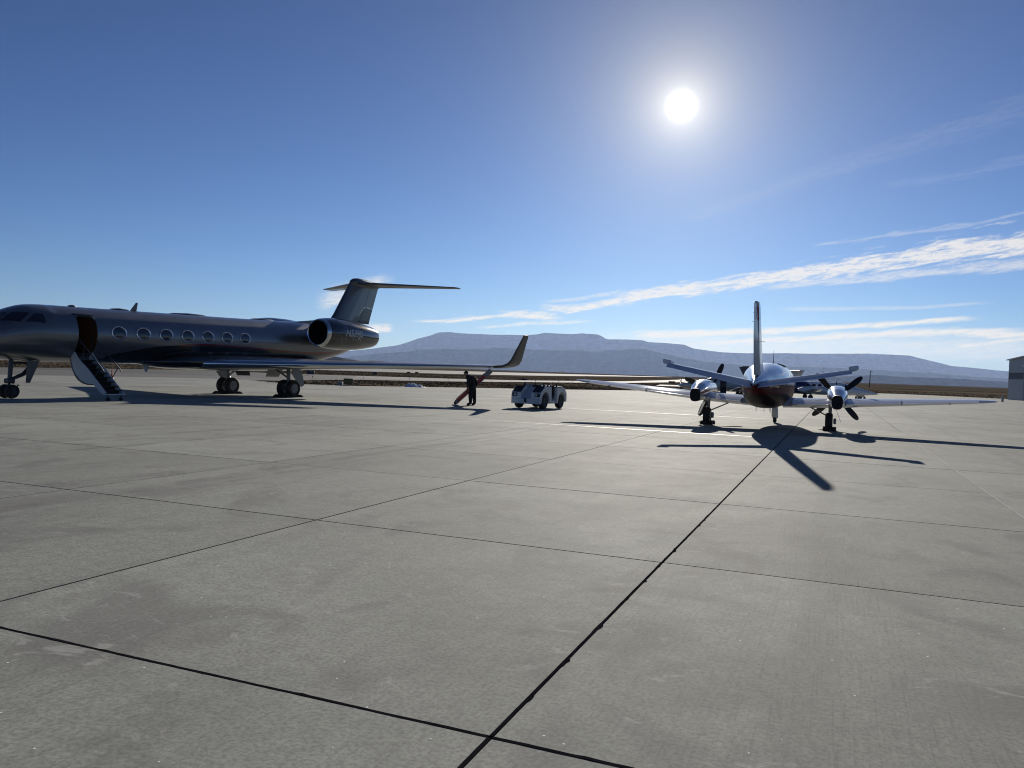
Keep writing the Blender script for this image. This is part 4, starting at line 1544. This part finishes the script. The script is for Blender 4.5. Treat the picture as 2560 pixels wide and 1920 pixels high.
for s, lab in ((1, 'black rubber chocks at the left wheel of the twin propeller plane'), (-1, 'black rubber chocks at the right wheel of the twin propeller plane')):
    p = Mt @ Vector((0, s * 2.2, 0)) + Vector(TLOC)
    o = chock('wheel_chock', lab, (p.x, p.y, 0), heading(TAZ), .46, 'wheel chocks of the twin propeller plane')
    o.scale = (.8, 1, 1)

# ------------------------------------------------------------------ the two planes parked farther off


def far_mat(name, base, lower, fn):
    m = bpy.data.materials.new(name)
    m.use_nodes = True
    t = m.node_tree
    p = t.nodes['Principled BSDF']
    tcn = nd(t, 'ShaderNodeTexCoord')
    x, y, z = sepxyz(t, tcn.outputs['Object'])
    t.links.new(mixc(t, fn(x, y, z), base, lower), p.inputs['Base Color'])
    p.inputs['Roughness'].default_value = 0.3
    p.inputs['Coat Weight'].default_value = 0.8
    MATS[name] = m


far_mat('blue_tail_livery', (0.8, 0.8, 0.79), (0.013, 0.02, 0.10), lambda x, y, z: (x * .72 - .5 + (1.0 - z) * -1.0).lt(0.0).max(z.lt(.92) * x.lt(3.4)))
far_mat('grey_livery', (0.42, 0.43, 0.44), (0.16, 0.17, 0.18), lambda x, y, z: z.lt(.95))


def far_plane(root, st, livery, tailm, wingz, span, finbase, fintop, stabspan, gear, nacelles, door=None, wins=(), nose_prop=False):
    B = Body(st, 2.2)
    x0, x1 = st[0][0], st[-1][0]
    B.loft(MB(), [float(x) for x in np.linspace(x0, x1, 44)], [2 * PI * k / 28 for k in range(28)]).build('fuselage', livery, root, 40)
    V = (0, 1, 0)
    fb, ft = finbase, fintop
    wing(MB(), [((fb[0], 0, fb[1]), fb[2], .09, V), ((ft[0], 0, ft[1]), ft[2], .09, V)], 0, 1, 8, 0).build('tail_fin', tailm, root, 50)
    for s in (1, -1):
        wing(MB(), [((ft[0] + .25, 0, ft[1]), ft[2] * .95, .09, (0, 0, 1)), ((ft[0] - .45, s * stabspan / 2, ft[1] + .02), ft[2] * .55, .08, (0, 0, 1))], 0, 1, 8, 0).build('tailplane', 'navy_paint' if tailm == 'navy_paint' else 'far_grey', root, 50)
        wg = wing(MB(), [((1.1, s * .4, wingz), 2.1, .15, (0, 0, 1)), ((.4, s * span / 2, wingz + .45), 1.0, .12, (0, 0, 1))], 0, 1, 8).build('wing', 'paint_white' if tailm == 'navy_paint' else 'far_grey', root, 50)
        m = MB()
        gy = s * gear
        m.tube((-.2, gy, wingz + .1), (-.2, gy, .3), .07, n=8)
        mg = m.build('main_gear', 'strut_grey', root)
        wheel(mg, (-.2, gy, .27), .27, .2)
        if nacelles:
            ny = s * nacelles
            na = MB().lathe([(-1.6, .1), (-1.0, .3), (.5, .38), (2.0, .36), (2.5, .26)], (0, ny, wingz + .3), (1, 0, 0), 18).build('engine_nacelle', 'paint_white', root)
            pr = MB().lathe([(0, .2), (.2, .14), (.4, .0)], (2.5, ny, wingz + .3), (1, 0, 0), 14).build('propeller', 'chrome', root)
            for k in range(4):
                a = R(30 + 90 * k)
                rd, td = Vector((0, math.sin(a), math.cos(a))), Vector((.6, .8 * math.cos(a), -.8 * math.sin(a)))
                MB().prism([Vector((2.55, ny, wingz + .3)) + rd * r + td * c_ for r, c_ in ((.1, -.05), (.5, -.1), (1.1, -.08), (1.15, .05), (.5, .1), (.1, .05))], (.03, 0, 0)).build('blade', 'prop_black', pr)
    ngx = x1 - 2.1
    m = MB().tube((ngx, 0, .9), (ngx, 0, .25), .06, n=8)
    ng = m.build('nose_gear', 'strut_grey', root)
    wheel(ng, (ngx, 0, .22), .22, .16)
    for x in wins:
        for th in (R(20), PI - R(20)):
            o = B.disc(MB(), x, th, .2, .2, .01, 18).build('window', 'jet_glass', root)
            B.disc(MB(), x, th, .24, .24, .012, 18, .85).build('frame', 'rim', o)
    for poly in ([(x1 - 3.0, 24), (x1 - 3.05, 55), (x1 - 3.6, 52), (x1 - 3.75, 20)], [(x1 - 2.85, 34), (x1 - 3.0, 62), (x1 - 3.0, 88), (x1 - 2.75, 88)]):
        for s in (0, 1):
            B.patch(MB(), [(a, R(180 - b) if s else R(b)) for a, b in poly], .012, 5).build('cockpit_window', 'jet_glass', root)
    return B


bt = thing('blue_tail_plane', 'white turboprop plane with dark blue T-tail parked behind the twin', 'airplane', (34.6, 92.6, 0), heading(104))
Bb = far_plane(bt, [(-7.3, 1.7, 1.45, .05), (-6.6, 1.78, 1.2, .2), (-4.4, 1.85, .78, .5), (-2, 1.86, .56, .7), (0, 1.86, .52, .72), (2.5, 1.86, .52, .72), (3.6, 1.82, .54, .68), (4.3, 1.6, .56, .6), (5.2, 1.38, .6, .5), (6.3, 1.12, .66, .34), (7.1, .92, .72, .16), (7.4, .82, .78, .03)],
               'blue_tail_livery', 'navy_paint', .7, 15.0, (-5.0, 1.8, 2.2), (-6.5, 3.14, 1.5), 5.2, 2.5, 2.5, None, (-.35, .35, .98, 1.65))
bt.scale = (1.0, 1.1, 1.12)
vs_, fs_ = text_flat('M6', .5, 0, .02)
MB().add([(-2.2 + v.x, -Bb.sec(-2.0)[2] - .02, 1.38 + v.y * .8) for v in vs_], fs_).build('tail_lettering', 'letter_white', bt)

gp = thing('grey_plane', 'grey turboprop plane with its cabin door open behind the left engine of the twin', 'airplane', (27.9, 98.4, 0), heading(-80))
Gb = far_plane(gp, [(-7.0, 1.9, 1.7, .05), (-6, 2.0, 1.35, .25), (-4, 2.14, .85, .55), (-2, 2.2, .58, .74), (0, 2.22, .5, .76), (2.5, 2.22, .5, .76), (3.4, 2.12, .55, .72), (4.2, 1.78, .62, .62), (5.5, 1.6, .7, .5), (6.5, 1.42, .8, .36), (6.9, 1.3, .95, .2)],
               'grey_livery', 'far_grey', .68, 13.0, (-4.8, 1.9, 2.2), (-6.3, 3.35, 1.4), 4.6, 2.0, 0, None, (.4, -.6, -1.6))
m = MB()
Gb.patch(m, [(2.2, R(-55)), (2.2, R(50)), (1.45, R(50)), (1.45, R(-55))], .015, 6)
m.build('cabin_doorway', 'cabin_dark', gp)
m = MB()
m.prism([(2.2, .7, .75), (2.2, 1.35, .12), (2.2, 1.5, .2), (2.2, .8, .9)], (-.7, 0, 0))
m.build('cabin_steps', 'step_dark', gp)
pc = Vector((6.9, 0, 1.12))
pr = MB().lathe([(0, .2), (.25, .13), (.45, 0)], pc, (1, 0, 0), 14).build('propeller', 'chrome', gp)
for k in range(4):
    a = R(15 + 90 * k)
    rd, td = Vector((0, math.sin(a), math.cos(a))), Vector((.6, .8 * math.cos(a), -.8 * math.sin(a)))
    MB().prism([pc + rd * r + td * c_ for r, c_ in ((.1, -.05), (.45, -.1), (.85, -.08), (.9, .05), (.5, .1), (.1, .05))], (.03, 0, 0)).build('blade', 'prop_black', pr)

# ------------------------------------------------------------------ aircraft tow tractor
tug = thing('tow_tractor', 'low white open aircraft tow tractor with two headlights on the concrete', 'tractor', (1.42, 40.35, 0), heading(209))
Lh, Wd = 2.95, 1.62
fx, rx0 = 1.48, -1.47


def side_prof(y0, y1, pts, name, m, parent=tug, bev=0):
    mb = MB()
    mb.prism([(x, y0, z) for x, z in pts], (0, y1 - y0, 0))
    return mb.build(name, m, parent, 30)


def arch(cx_, r, z0, n=10):
    return [(cx_ + r * math.cos(PI * k / n), z0 + r * math.sin(PI * k / n) * 1.05) for k in range(n + 1)]


WFX, WRX, WR = .92, -.92, .36
# front body with two raised pods (wheel arches cut through the sides)
front = [(fx, .24), (fx + .0, .60), (fx - .03, .80), (1.02, 1.10), (.30, 1.10), (.26, .34)] + [(WFX - (.44), .34)] + [(WFX - .44 * math.cos(PI * k / 10), .34 + .5 * math.sin(PI * k / 10)) for k in range(1, 10)] + [(WFX + .44, .34), (fx - .06, .24)]
for s in (1, -1):
    y0, y1 = (.28, .81) if s > 0 else (-.81, -.28)
    body = side_prof(y0, y1, front, 'front_pod', 'tug_white')
    # black sloping top panel
    m = MB()
    m.add([(fx - .04, y0 + .03, .815), (fx - .04, y1 - .03, .815), (1.03, y1 - .03, 1.112), (1.03, y0 + .03, 1.112)], [(0, 1, 2, 3)])
    m.v += [(x - .004, y, z - .02) for x, y, z in m.v]
    m.f += [(4, 7, 6, 5), (0, 4, 5, 1), (1, 5, 6, 2), (2, 6, 7, 3), (3, 7, 4, 0)]
    m.m += [0] * 5
    m.build('pod_top', 'tug_black', body, 0)
    m = MB()
    ym = (y0 + y1) / 2 + s * .08
    m.box((fx - .0, ym, .68), (.05, .27, .17), None, .015)
    hl = m.build('headlight', 'tug_black', tug)
    MB().box((fx + .022, ym - s * .045, .68), (.03, .11, .11), None, .02).build('lens', 'lamp_lens', hl)
# centre channel and low bumper
m = MB()
m.prism([(fx - .02, -.28, .24), (fx - .02, -.28, .52), (fx - .1, -.28, .56), (.75, -.28, 1.06), (.3, -.28, 1.06), (.3, -.28, .3)], (0, .56, 0))
m.build('centre_channel', 'tug_channel', tug, 30)
m = MB()
m.box((fx + .0, 0, .36), (.06, 1.58, .24), None, .02)
m.build('bumper', 'tug_white', tug)
m = MB()
m.box((fx + .07, 0, .42), (.1, .09, .2), None, .02)
m.tube((fx + .1, 0, .5), (fx + .1, 0, .32), .02, n=8)
m.path([(fx + .05, -.05, .34), (fx + .1, -.1, .24), (fx + .08, .02, .2), (fx + .05, .06, .3)], .008, 6)
m.build('tow_hitch', 'tug_black', tug)
# floor tub and rear body
m = MB()
m.box((0, 0, .34), (1.2, 1.5, .16), None, .02)
m.build('floor_pan', 'tug_white', tug)
rear = [(-.32, .30), (-.36, 1.06), (-1.18, 1.06), (rx0, .78), (rx0 - .02, .42), (-1.42, .34)] + [(WRX - .44, .34)] + [(WRX - .44 * math.cos(PI * k / 10), .34 + .5 * math.sin(PI * k / 10)) for k in range(1, 10)] + [(WRX + .44, .34)]
m = MB()
m.prism([(x, -.81, z) for x, z in rear], (0, 1.62, 0))
rb = m.build('rear_body', 'tug_white', tug, 30)
MB().box((-.78, 0, 1.09), (.75, 1.5, .06), None, .02).build('rear_deck', 'tug_black', rb)
MB().box((rx0 - .03, 0, .5), (.08, 1.3, .18), None, .03).build('rear_bumper', 'tug_black', rb)
# cockpit: bulkhead, dash, seats, steering wheel, lever posts, low rail
MB().box((.27, 0, .72), (.06, 1.5, .72), None, .01).build('dashboard', 'tug_black', tug)
m = MB()
m.box((.24, 0, 1.14), (.16, 1.55, .12), None, .03)
ds = m.build('dash_top', 'tug_black', tug)
vs_, fs_ = text_flat('PCG', .15, 0, .006)
MB().add([(.325, -.62 + v.x * 1.25, 1.125 + v.y * .8) for v in vs_], fs_).build('dash_lettering', 'letter_grey', ds)
for y in (-.42, .42):
    m = MB()
    m.box((-.12, y, .62), (.46, .5, .14), None, .04)
    m.box((-.31, y, .9), (.1, .5, .5), None, .04)
    m.build('seat', 'tug_black', tug)
m = MB()
for k in range(20):
    a, b = 2 * PI * k / 20, 2 * PI * (k + 1) / 20
    f_ = lambda q: (.12 + .06 * math.sin(q), .42 + .19 * math.cos(q), 1.2 + .05 * math.sin(q))
    m.tube(f_(a), f_(b), .016, n=6)
m.tube((.25, .42, 1.1), (.12, .42, 1.2), .02, n=8)
m.build('steering_wheel', 'tug_black', tug)
for x, y, h in ((.3, -.7, 1.3), (.3, -.1, 1.3), (-.36, .3, 1.28), (-.42, .72, 1.28), (.26, .62, 1.28)):
    MB().box((x, y, (1.05 + h) / 2), (.05, .07, h - 1.05), None, .01).build('post', 'tug_black', tug)
MB().tube((.3, -.75, 1.26), (.3, .1, 1.26), .018, n=8).build('rail', 'tug_black', tug)
for x, y in ((.62, .42), (.55, .6), (.48, .74)):
    MB().lathe([(0, .05), (.05, .045), (.08, .0)], (x, y, 1.1), (0, 0, 1), 12).build('beacon', 'lamp_lens', tug)
for x in (WFX, WRX):
    for y in (-.66, .66):
        o, rm = wheel(tug, (x, y, WR), WR, .26)
        rm.build('wheel_rim', 'rim_dark', o)

# ------------------------------------------------------------------ person with the long red bar
PLOC = Vector((-2.05, 40.74, 0))


def skinned(verts, edges, radii, root=0, sub=2):
    me = bpy.data.meshes.new('body')
    me.from_pydata(verts, edges, [])
    o = bpy.data.objects.new('body', me)
    col.objects.link(o)
    md = o.modifiers.new('skin', 'SKIN')
    md.use_smooth_shade = True
    for i, r in enumerate(radii):
        me.skin_vertices[0].data[i].radius = r if isinstance(r, tuple) else (r, r)
    me.skin_vertices[0].data[root].use_root = True
    sb = o.modifiers.new('sub', 'SUBSURF')
    sb.levels = sb.render_levels = sub
    dg = bpy.context.evaluated_depsgraph_get()
    out = bpy.data.meshes.new_from_object(o.evaluated_get(dg))
    bpy.data.objects.remove(o)
    return out


# local frame: the person faces -x, +y is away from the camera
pv = [(.04, 0, .93), (.0, 0, 1.08), (-.07, 0, 1.24), (-.16, 0, 1.40), (-.235, 0, 1.49), (-.285, 0, 1.55), (-.32, 0, 1.61), (-.325, 0, 1.665),
      (-.02, -.1, .88), (-.05, -.12, .5), (-.03, -.12, .1), (-.13, -.12, .05), (-.23, -.13, .04),
      (.09, .1, .88), (.13, .12, .5), (.17, .12, .1), (.09, .13, .05), (0, .13, .04),
      (-.13, -.2, 1.40), (-.17, -.27, 1.17), (-.2, -.2, .95), (-.2, -.14, .88),
      (-.1, .2, 1.40), (.17, .27, 1.27), (.22, .24, 1.05), (.22, .26, .98)]
pe = [(0, 1), (1, 2), (2, 3), (3, 4), (4, 5), (5, 6), (6, 7), (0, 8), (8, 9), (9, 10), (10, 11), (11, 12), (0, 13), (13, 14), (14, 15), (15, 16), (16, 17), (3, 18), (18, 19), (19, 20), (20, 21), (3, 22), (22, 23), (23, 24), (24, 25)]
pr_ = [(.21, .21), (.23, .21), (.26, .23), (.22, .22), .09, .085, (.125, .12), (.11, .1),
       .145, .115, .085, .075, .05, .145, .115, .085, .075, .05,
       .125, .1, .07, .05, .125, .1, .07, .05]
body = skinned(pv, pe, pr_)
# fingers and thumbs, each a tapering bent chain rooted in the palm
bm = bmesh.new()
bm.from_mesh(body)
for hand, sgn in ((Vector((-.2, -.13, .87)), -1), (Vector((.22, .265, .965)), 1)):
    for k in range(5):
        if k < 4:
            base = hand + Vector((-.03 + .02 * k, 0, 0))
            ln_ = (.07, .08, .075, .06)[k]
            pts = [base + Vector((0, 0, .02)), base + Vector((0, sgn * .01, -ln_ * .45)), base + Vector((-.012, sgn * .02, -ln_ * .8)), base + Vector((-.03, sgn * .02, -ln_))]
        else:
            pts = [hand + Vector((-.03, 0, .02)), hand + Vector((-.055, sgn * -.015, -.01)), hand + Vector((-.06, sgn * -.015, -.04))]
        t_ = MB().path(pts, [.011, .01, .009, .007][:len(pts)], 6)
        vv = [bm.verts.new(v) for v in t_.v]
        for f in t_.f:
            bm.faces.new([vv[i] for i in f])
# nose and ears
for c_, r_ in (((-.415, 0, 1.60), (.022, .016, .026)), ((-.31, -.093, 1.605), (.022, .012, .032)), ((-.31, .093, 1.605), (.022, .012, .032))):
    bmesh.ops.create_uvsphere(bm, u_segments=8, v_segments=6, radius=1.0, matrix=Matrix.Translation(c_) @ Matrix.Diagonal((*r_, 1)))
bm.to_mesh(body)
bm.free()
for n_ in ('jacket', 'trousers', 'skin', 'shoe'):
    body.materials.append(MATS[n_])
for p in body.polygons:
    c_ = p.center
    p.use_smooth = True
    if c_.z > 1.515 or (c_.z < .915 and abs(c_.y) > .115 and c_.x < -.14 and c_.z > .7) or (c_.x > .12 and c_.y > .18 and .8 < c_.z < 1.0 and c_.y > .225):
        p.material_index = 2
    elif c_.z < .1:
        p.material_index = 3
    elif c_.z < .9:
        p.material_index = 1
    else:
        p.material_index = 0
body.name = 'person'
person = bpy.data.objects.new('person', body)
col.objects.link(person)
person.location = PLOC
tag(person, 'person in dark cap, jacket and trousers bending over while gripping the red bar', 'person')
m = MB()
m.lathe([(-.01, .118), (.03, .116), (.075, .085), (.105, .045), (.115, .0)], (-.31, 0, 1.635), (-.1, 0, 1), 18)
m.prism([(-.39, -.07, 1.655), (-.47, -.055, 1.635), (-.49, 0, 1.63), (-.47, .055, 1.635), (-.39, .07, 1.655)], (0, 0, .012))
m.build('cap', 'jacket', person)
m = MB()
m.lathe([(0, .135), (.05, .11), (.11, .09)], (-.2, 0, 1.44), (-.4, 0, 1), 16, False, False)
m.build('collar', 'jacket', person)
for y in (-.035, .035):
    MB().lathe([(0, .011), (.006, .006)], (-.398, y, 1.615), (-1, 0, 0), 8).build('eye', 'shoe', person)
MB().box((-.398, 0, 1.555), (.012, .05, .008)).build('mouth', 'wood_brown', person)

# the bar
b0, b1 = Vector((-2.86, 40.98, .10)), Vector((-1.12, 41.10, 1.80))
dirb = (b1 - b0).normalized()
sideb = dirb.cross(Vector((0, 0, 1))).normalized()
upb = sideb.cross(dirb).normalized()
Rb = Matrix((dirb, sideb, upb)).transposed()
bar = thing('tow_bar', 'long red and grey bar standing aslant on its end behind the person', 'bar', (b0.x, b0.y, 0), 0)
off = Vector((b0.x, b0.y, 0))
Lb = (b1 - b0).length
mid = (b0 + b1) / 2 - off
m = MB().box(mid, (Lb, .10, .17), Rb, .015)
m.build('beam', 'bar_red', bar)
for s_ in (1, -1):
    m = MB().box(mid + upb * (s_ * .10), (Lb * .98, .13, .022), Rb, .006)
    m.build('flange', 'bar_red' if s_ > 0 else 'bar_grey', bar)
m = MB().box(mid + upb * .13 - dirb * .1, (Lb * .8, .025, .025), Rb, .005)
m.build('hand_rail', 'bar_grey', bar)
MB().box(b1 - off - dirb * .2, (.46, .2, .25), Rb, .03).build('head_block', 'bar_grey', bar)
o, rm = wheel(bar, (b0.x - off.x - .02, 0, .08), .08, .1)
rm.build('wheel_rim', 'rim_dark', o)
MB().box((b0 - off) + dirb * .06, (.16, .14, .2), Rb, .02).build('foot_bracket', 'bar_grey', bar)

# ------------------------------------------------------------------ hangar at the right edge
hc0 = Vector((88.6, 142.4, 0))          # far corner of the gable front
HAZ = R(7.5)
hd = Vector((-math.sin(HAZ), -math.cos(HAZ), 0))       # along the front, towards the camera
hn = Vector((math.cos(HAZ), -math.sin(HAZ), 0))        # into the building
hangar = thing('hangar', 'grey metal hangar with dark band at the right edge of the apron', 'building', (hc0.x, hc0.y, 0), math.atan2(hd.y, hd.x))
# local: +x along the front, front face at y = 0, building behind at +y (flipped below by sign)
sgn = 1.0 if Matrix.Rotation(math.atan2(hd.y, hd.x), 3, 'Z') @ Vector((0, 1, 0)) @ hn > 0 else -1.0
HW, HE, HR_, HDp = 46.0, 7.35, 9.4, 40.0
zb_ = -.1
DO0, DO1, DH = 6.0, 40.0, 6.1


def hq(pts, name, m, d=.25, parent=hangar):
    mb = MB()
    mb.prism([(x, 0, z) for x, z in pts], (0, sgn * d, 0))
    return mb.build(name, m, parent, 0)


def eave(x):
    return HE + (HR_ - HE) * (1 - abs(x - HW / 2) / (HW / 2))


B0, B1 = 4.0, 5.15
for a, b in ((0, DO0), (DO1, HW)):
    hq([(a, .35), (b, .35), (b, B0), (a, B0)], 'wall_panel', 'hangar_wall')
    hq([(a, B0 + .002), (b, B0 + .002), (b, B1), (a, B1)], 'dark_band', 'hangar_band', .247)
    hq([(a, B1 + .002), (b, B1 + .002), (b, min(eave(b), 99)), (a, eave(a))], 'wall_panel', 'hangar_wall')
    hq([(a, zb_), (b, zb_), (b, .348), (a, .348)], 'footing', 'footing', .3)
hq([(DO0, DH), (DO1, DH), (DO1, eave(DO1)), (HW / 2, HR_), (DO0, eave(DO0))], 'gable_panel', 'hangar_wall')
for k in range(6):
    x0_ = DO0 + (DO1 - DO0) * k / 6
    x1_ = DO0 + (DO1 - DO0) * (k + 1) / 6 - .05
    mb = MB()
    mb.prism([(x0_, sgn * (.45 + .12 * (k % 2)), .02), (x1_, sgn * (.45 + .12 * (k % 2)), .02), (x1_, sgn * (.45 + .12 * (k % 2)), DH), (x0_, sgn * (.45 + .12 * (k % 2)), DH)], (0, sgn * .1, 0))
    dl = mb.build('door_leaf', 'hangar_door', hangar, 0)
    mb = MB()
    yy = sgn * (.44 + .12 * (k % 2))
    mb.prism([(x0_, yy, B0), (x1_, yy, B0), (x1_, yy, B1), (x0_, yy, B1)], (0, sgn * .008, 0))
    mb.build('dark_band', 'hangar_band', dl, 0)
hq([(DO0 - .45, 0), (DO0, 0), (DO0, DH + .1), (DO0 - .45, DH + .1)], 'door_post', 'hangar_door', -.12)
hq([(DO0 - .6, DH + .1), (DO1 + .6, DH + .1), (DO1 + .6, DH + .28), (DO0 - .6, DH + .28)], 'door_track_cover', 'trim_white', -.3)
m = MB()
for x in (0.0, HW):
    m.add([(x, sgn * .25, zb_), (x, sgn * HDp, zb_), (x, sgn * HDp, HE), (x, sgn * .25, HE)], [(0, 1, 2, 3)])
m.add([(0, sgn * HDp, zb_), (HW, sgn * HDp, zb_), (HW, sgn * HDp, HE), (HW / 2, sgn * HDp, HR_), (0, sgn * HDp, HE)], [(0, 1, 2, 3, 4)])
m.build('side_and_back_walls', 'hangar_wall', hangar, 0)
for a, b in ((-.3, HW / 2), (HW + .3, HW / 2)):
    za = HE - .05
    mb = MB()
    mb.prism([(a, -sgn * .35, za + .06), (b, -sgn * .35, HR_ + .06), (b, -sgn * .35, HR_ + .22), (a, -sgn * .35, za + .22)], (0, sgn * (HDp + .7), 0))
    mb.build('roof', 'trim_white', hangar, 0)
mb = MB().box((6.4, -sgn * .3, 7.0), (.5, .35, .3), Matrix.Rotation(R(25), 3, 'X'), .05)
fl = mb.build('floodlight', 'trim_white', hangar)
MB().box((6.9, -sgn * .12, 6.85), (.2, .3, .2), None, .03).build('bracket', 'tug_black', fl)

# ------------------------------------------------------------------ small things on and beyond the apron
m = MB()
m.box((0, 0, .02), (.36, .36, .04), None, .01)
cone = thing('traffic_cone', 'tall thin orange cone standing on the apron beyond the jet stairs', 'traffic cone', (-34.2, 68.1, 0))
m.build('base', 'black_rubber', cone)
MB().lathe([(.04, .14), (.1, .11), (.8, .04), (.86, .03), (.87, 0)], (0, 0, 0), (0, 0, 1), 16).build('cone_body', 'orange', cone)
MB().lathe([(0, .085), (.1, .077)], (0, 0, .5), (0, 0, 1), 16, False, False).build('reflective_band', 'letter_white', cone)

# snow heap
bm = bmesh.new()
bmesh.ops.create_grid(bm, x_segments=60, y_segments=30, size=1)
for v in bm.verts:
    x, y = v.co.x, v.co.y
    r = math.hypot(x, y)
    prof_ = max(0, 1 - r * r) ** .7
    hgt = .3 * math.exp(-((x + .35) / .42) ** 2) + .2 * math.exp(-((x - .35) / .4) ** 2)
    z = prof_ * hgt * (1 + 1.1 * noise.fractal(Vector((x * 5, y * 5, 2)), 1, 2, 4)) - .03
    v.co = Vector((x * 1.5, y * .9, z))
me = bpy.data.meshes.new('snow_heap')
bm.to_mesh(me)
bm.free()
me.materials.append(MATS['snow'])
me.polygons.foreach_set('use_smooth', [True] * len(me.polygons))
sn = bpy.data.objects.new('snow_heap', me)
col.objects.link(sn)
sn.location = (-10.0, 82.3, -.02)
sn.rotation_euler = (0, 0, R(-12))
tag(sn, 'small heap of dirty old snow at the edge of the concrete', 'snow heap')


def airfield_sign(x, y, wd, h, m, label, rz=0, two=False):
    z = zt(x, y) - .05
    t = thing('airfield_sign', label, 'sign', (x, y, z), rz, 'low airfield signs')
    MB().box((0, 0, h * .55 + .12), (wd, .22, h * .8), None, .03).build('panel', m, t)
    MB().box((0, 0, h * .55 + .12), (wd + .06, .16, h * .8 + .06), None, .02).build('frame', 'strut_dark', t)
    for s in (-1, 1):
        MB().tube((s * wd * .35, 0, 0), (s * wd * .35, 0, .3), .03, n=8).build('leg', 'galv', t)
    if two:
        MB().box((-wd * .95, .1, .18), (.5, .5, .36), None, .05).build('concrete_base', 'sign_base', t)
    return t


airfield_sign(-16.0, 77.9, .85, .6, 'sign_olive', 'dark yellow airfield sign with concrete block at the apron edge', 0, True)
airfield_sign(-35.3, 139.5, 1.25, .62, 'sign_purple', 'wide dark airfield sign beyond the jet main wheel', .05)
airfield_sign(-29.6, 172, .8, .6, 'sign_purple', 'small dark airfield sign beyond the yellow sign, left of the snow heap', .05)
airfield_sign(-31.0, 238, 1.0, .45, 'bush_brown', 'left of two low brown signs on the far grass above the snow heap', .05)
airfield_sign(-29.5, 246, 1.0, .45, 'bush_brown', 'right of two low brown signs on the far grass above the snow heap', .05)
airfield_sign(47.3, 236, 1.9, .5, 'bush_brown', 'low brown sign on the far grass left of the twin engine', .1)

labs = ['small taxiway edge light just right of the jet main wheel', 'small taxiway edge light below the wide dark sign', 'small taxiway edge light right of the yellow sign', 'small taxiway edge light above the snow heap', 'small taxiway edge light left of the person',
        'small taxiway edge light left of the tow tractor', 'small taxiway edge light behind the middle of the tow tractor', 'small taxiway edge light above the rear of the tow tractor', 'small taxiway edge light near the left wing tip of the twin']
for (x, y), lab in zip([(-26.2, 97.7), (-27.1, 108.3), (-22.3, 119.3), (-16.4, 127.1), (-10.7, 133.2), (-.2, 150.7), (4.5, 152.6), (9.3, 160), (12.6, 166)], labs):
    t = thing('edge_light', lab, 'light', (x, y, zt(x, y) - .09), 0, 'taxiway edge lights')
    MB().tube((0, 0, 0), (0, 0, .38), .025, n=8).build('stem', 'strut_dark', t)
    MB().lathe([(0, .05), (.06, .06), (.12, .05), (.15, 0)], (0, 0, .36), (0, 0, 1), 10).build('lamp', 'strut_dark', t)
    MB().box((0, 0, .03), (.22, .22, .06), None, .01).build('base', 'sign_base', t)

t = thing('utility_pole', 'wooden utility pole with crossarm on the far grass right of the twin', 'pole', (169.7, 378.6, zt(169.7, 378.6) - .2))
MB().tube((0, 0, 0), (.25, 0, 8.0), .22, .14, 10).build('shaft', 'pole_wood', t)
MB().box((.6, 0, 7.6), (1.5, .15, .15), Matrix.Rotation(R(-15), 3, 'Y')).build('crossarm', 'pole_wood', t)
t = thing('radio_mast', 'thin radio mast rising behind the white plane with blue tail', 'mast', (148, 380, zt(148, 380) - .2))
MB().tube((0, 0, 0), (0, 0, 8.6), .16, .06, 8).build('shaft', 'strut_dark', t)
MB().tube((-.35, 0, 1.8), (-.35, 0, 3.2), .3, n=8).build('equipment_box', 'strut_dark', t)
t = thing('marker_post', 'thin post with red disc beside the fuselage of the twin', 'marker', (42.2, 120.5, zt(42.2, 120.5) - .05))
MB().tube((0, 0, 0), (0, 0, 2.7), .03, n=8).build('post', 'strut_dark', t)
MB().lathe([(-.03, .0), (-.03, .16), (.03, .16), (.03, .0)], (0, 0, 3.0), (0, 1, 0), 20).build('disc', 'red_lamp', t)
MB().tube((0, 0, 2.7), (0, 0, 2.86), .02, n=8).build('bracket', 'galv', t)
t = thing('equipment_cart', 'dark boxy ground cart behind the nose of the white plane with blue tail', 'cart', (45.5, 104.0, 0), .2)
MB().box((0, 0, .95), (.8, .7, 1.0), None, .04).build('cabinet', 'tug_black', t)
MB().box((0, 0, .38), (1.0, .8, .1), None, .02).build('chassis', 'strut_dark', t)
for x in (-.35, .35):
    for y in (-.38, .38):
        wheel(t, (x, y, .18), .18, .1)
t = thing('bollard', 'short pale bollard at the far corner of the hangar', 'bollard', (73.6, 119.5, zt(73.6, 119.5)))
MB().lathe([(-.1, .16), (.8, .16), (.87, .12), (.9, 0)], (0, 0, 0), (0, 0, 1), 14).build('post', 'footing', t)
for x, y, lab in ((2.9, 184, 'small round brown bush on the grass behind the tow tractor'), (38, 400, 'left of two tiny brown mounds at the far runway'), (42, 415, 'right of two tiny brown mounds at the far runway')):
    bm = bmesh.new()
    bmesh.ops.create_icosphere(bm, subdivisions=3, radius=1)
    for v in bm.verts:
        k = 1 + .5 * noise.fractal(v.co * 2.5, 1, 2, 3)
        v.co = Vector((v.co.x * k * .9, v.co.y * k * .6, max(-.1, v.co.z) * k * .45))
    me = bpy.data.meshes.new('bush')
    bm.to_mesh(me)
    bm.free()
    me.materials.append(MATS['bush_brown'])
    o = bpy.data.objects.new('bush', me)
    col.objects.link(o)
    o.location = (x, y, zt(x, y) - .09)
    tag(o, lab, 'bush', 'low bushes on the airfield')
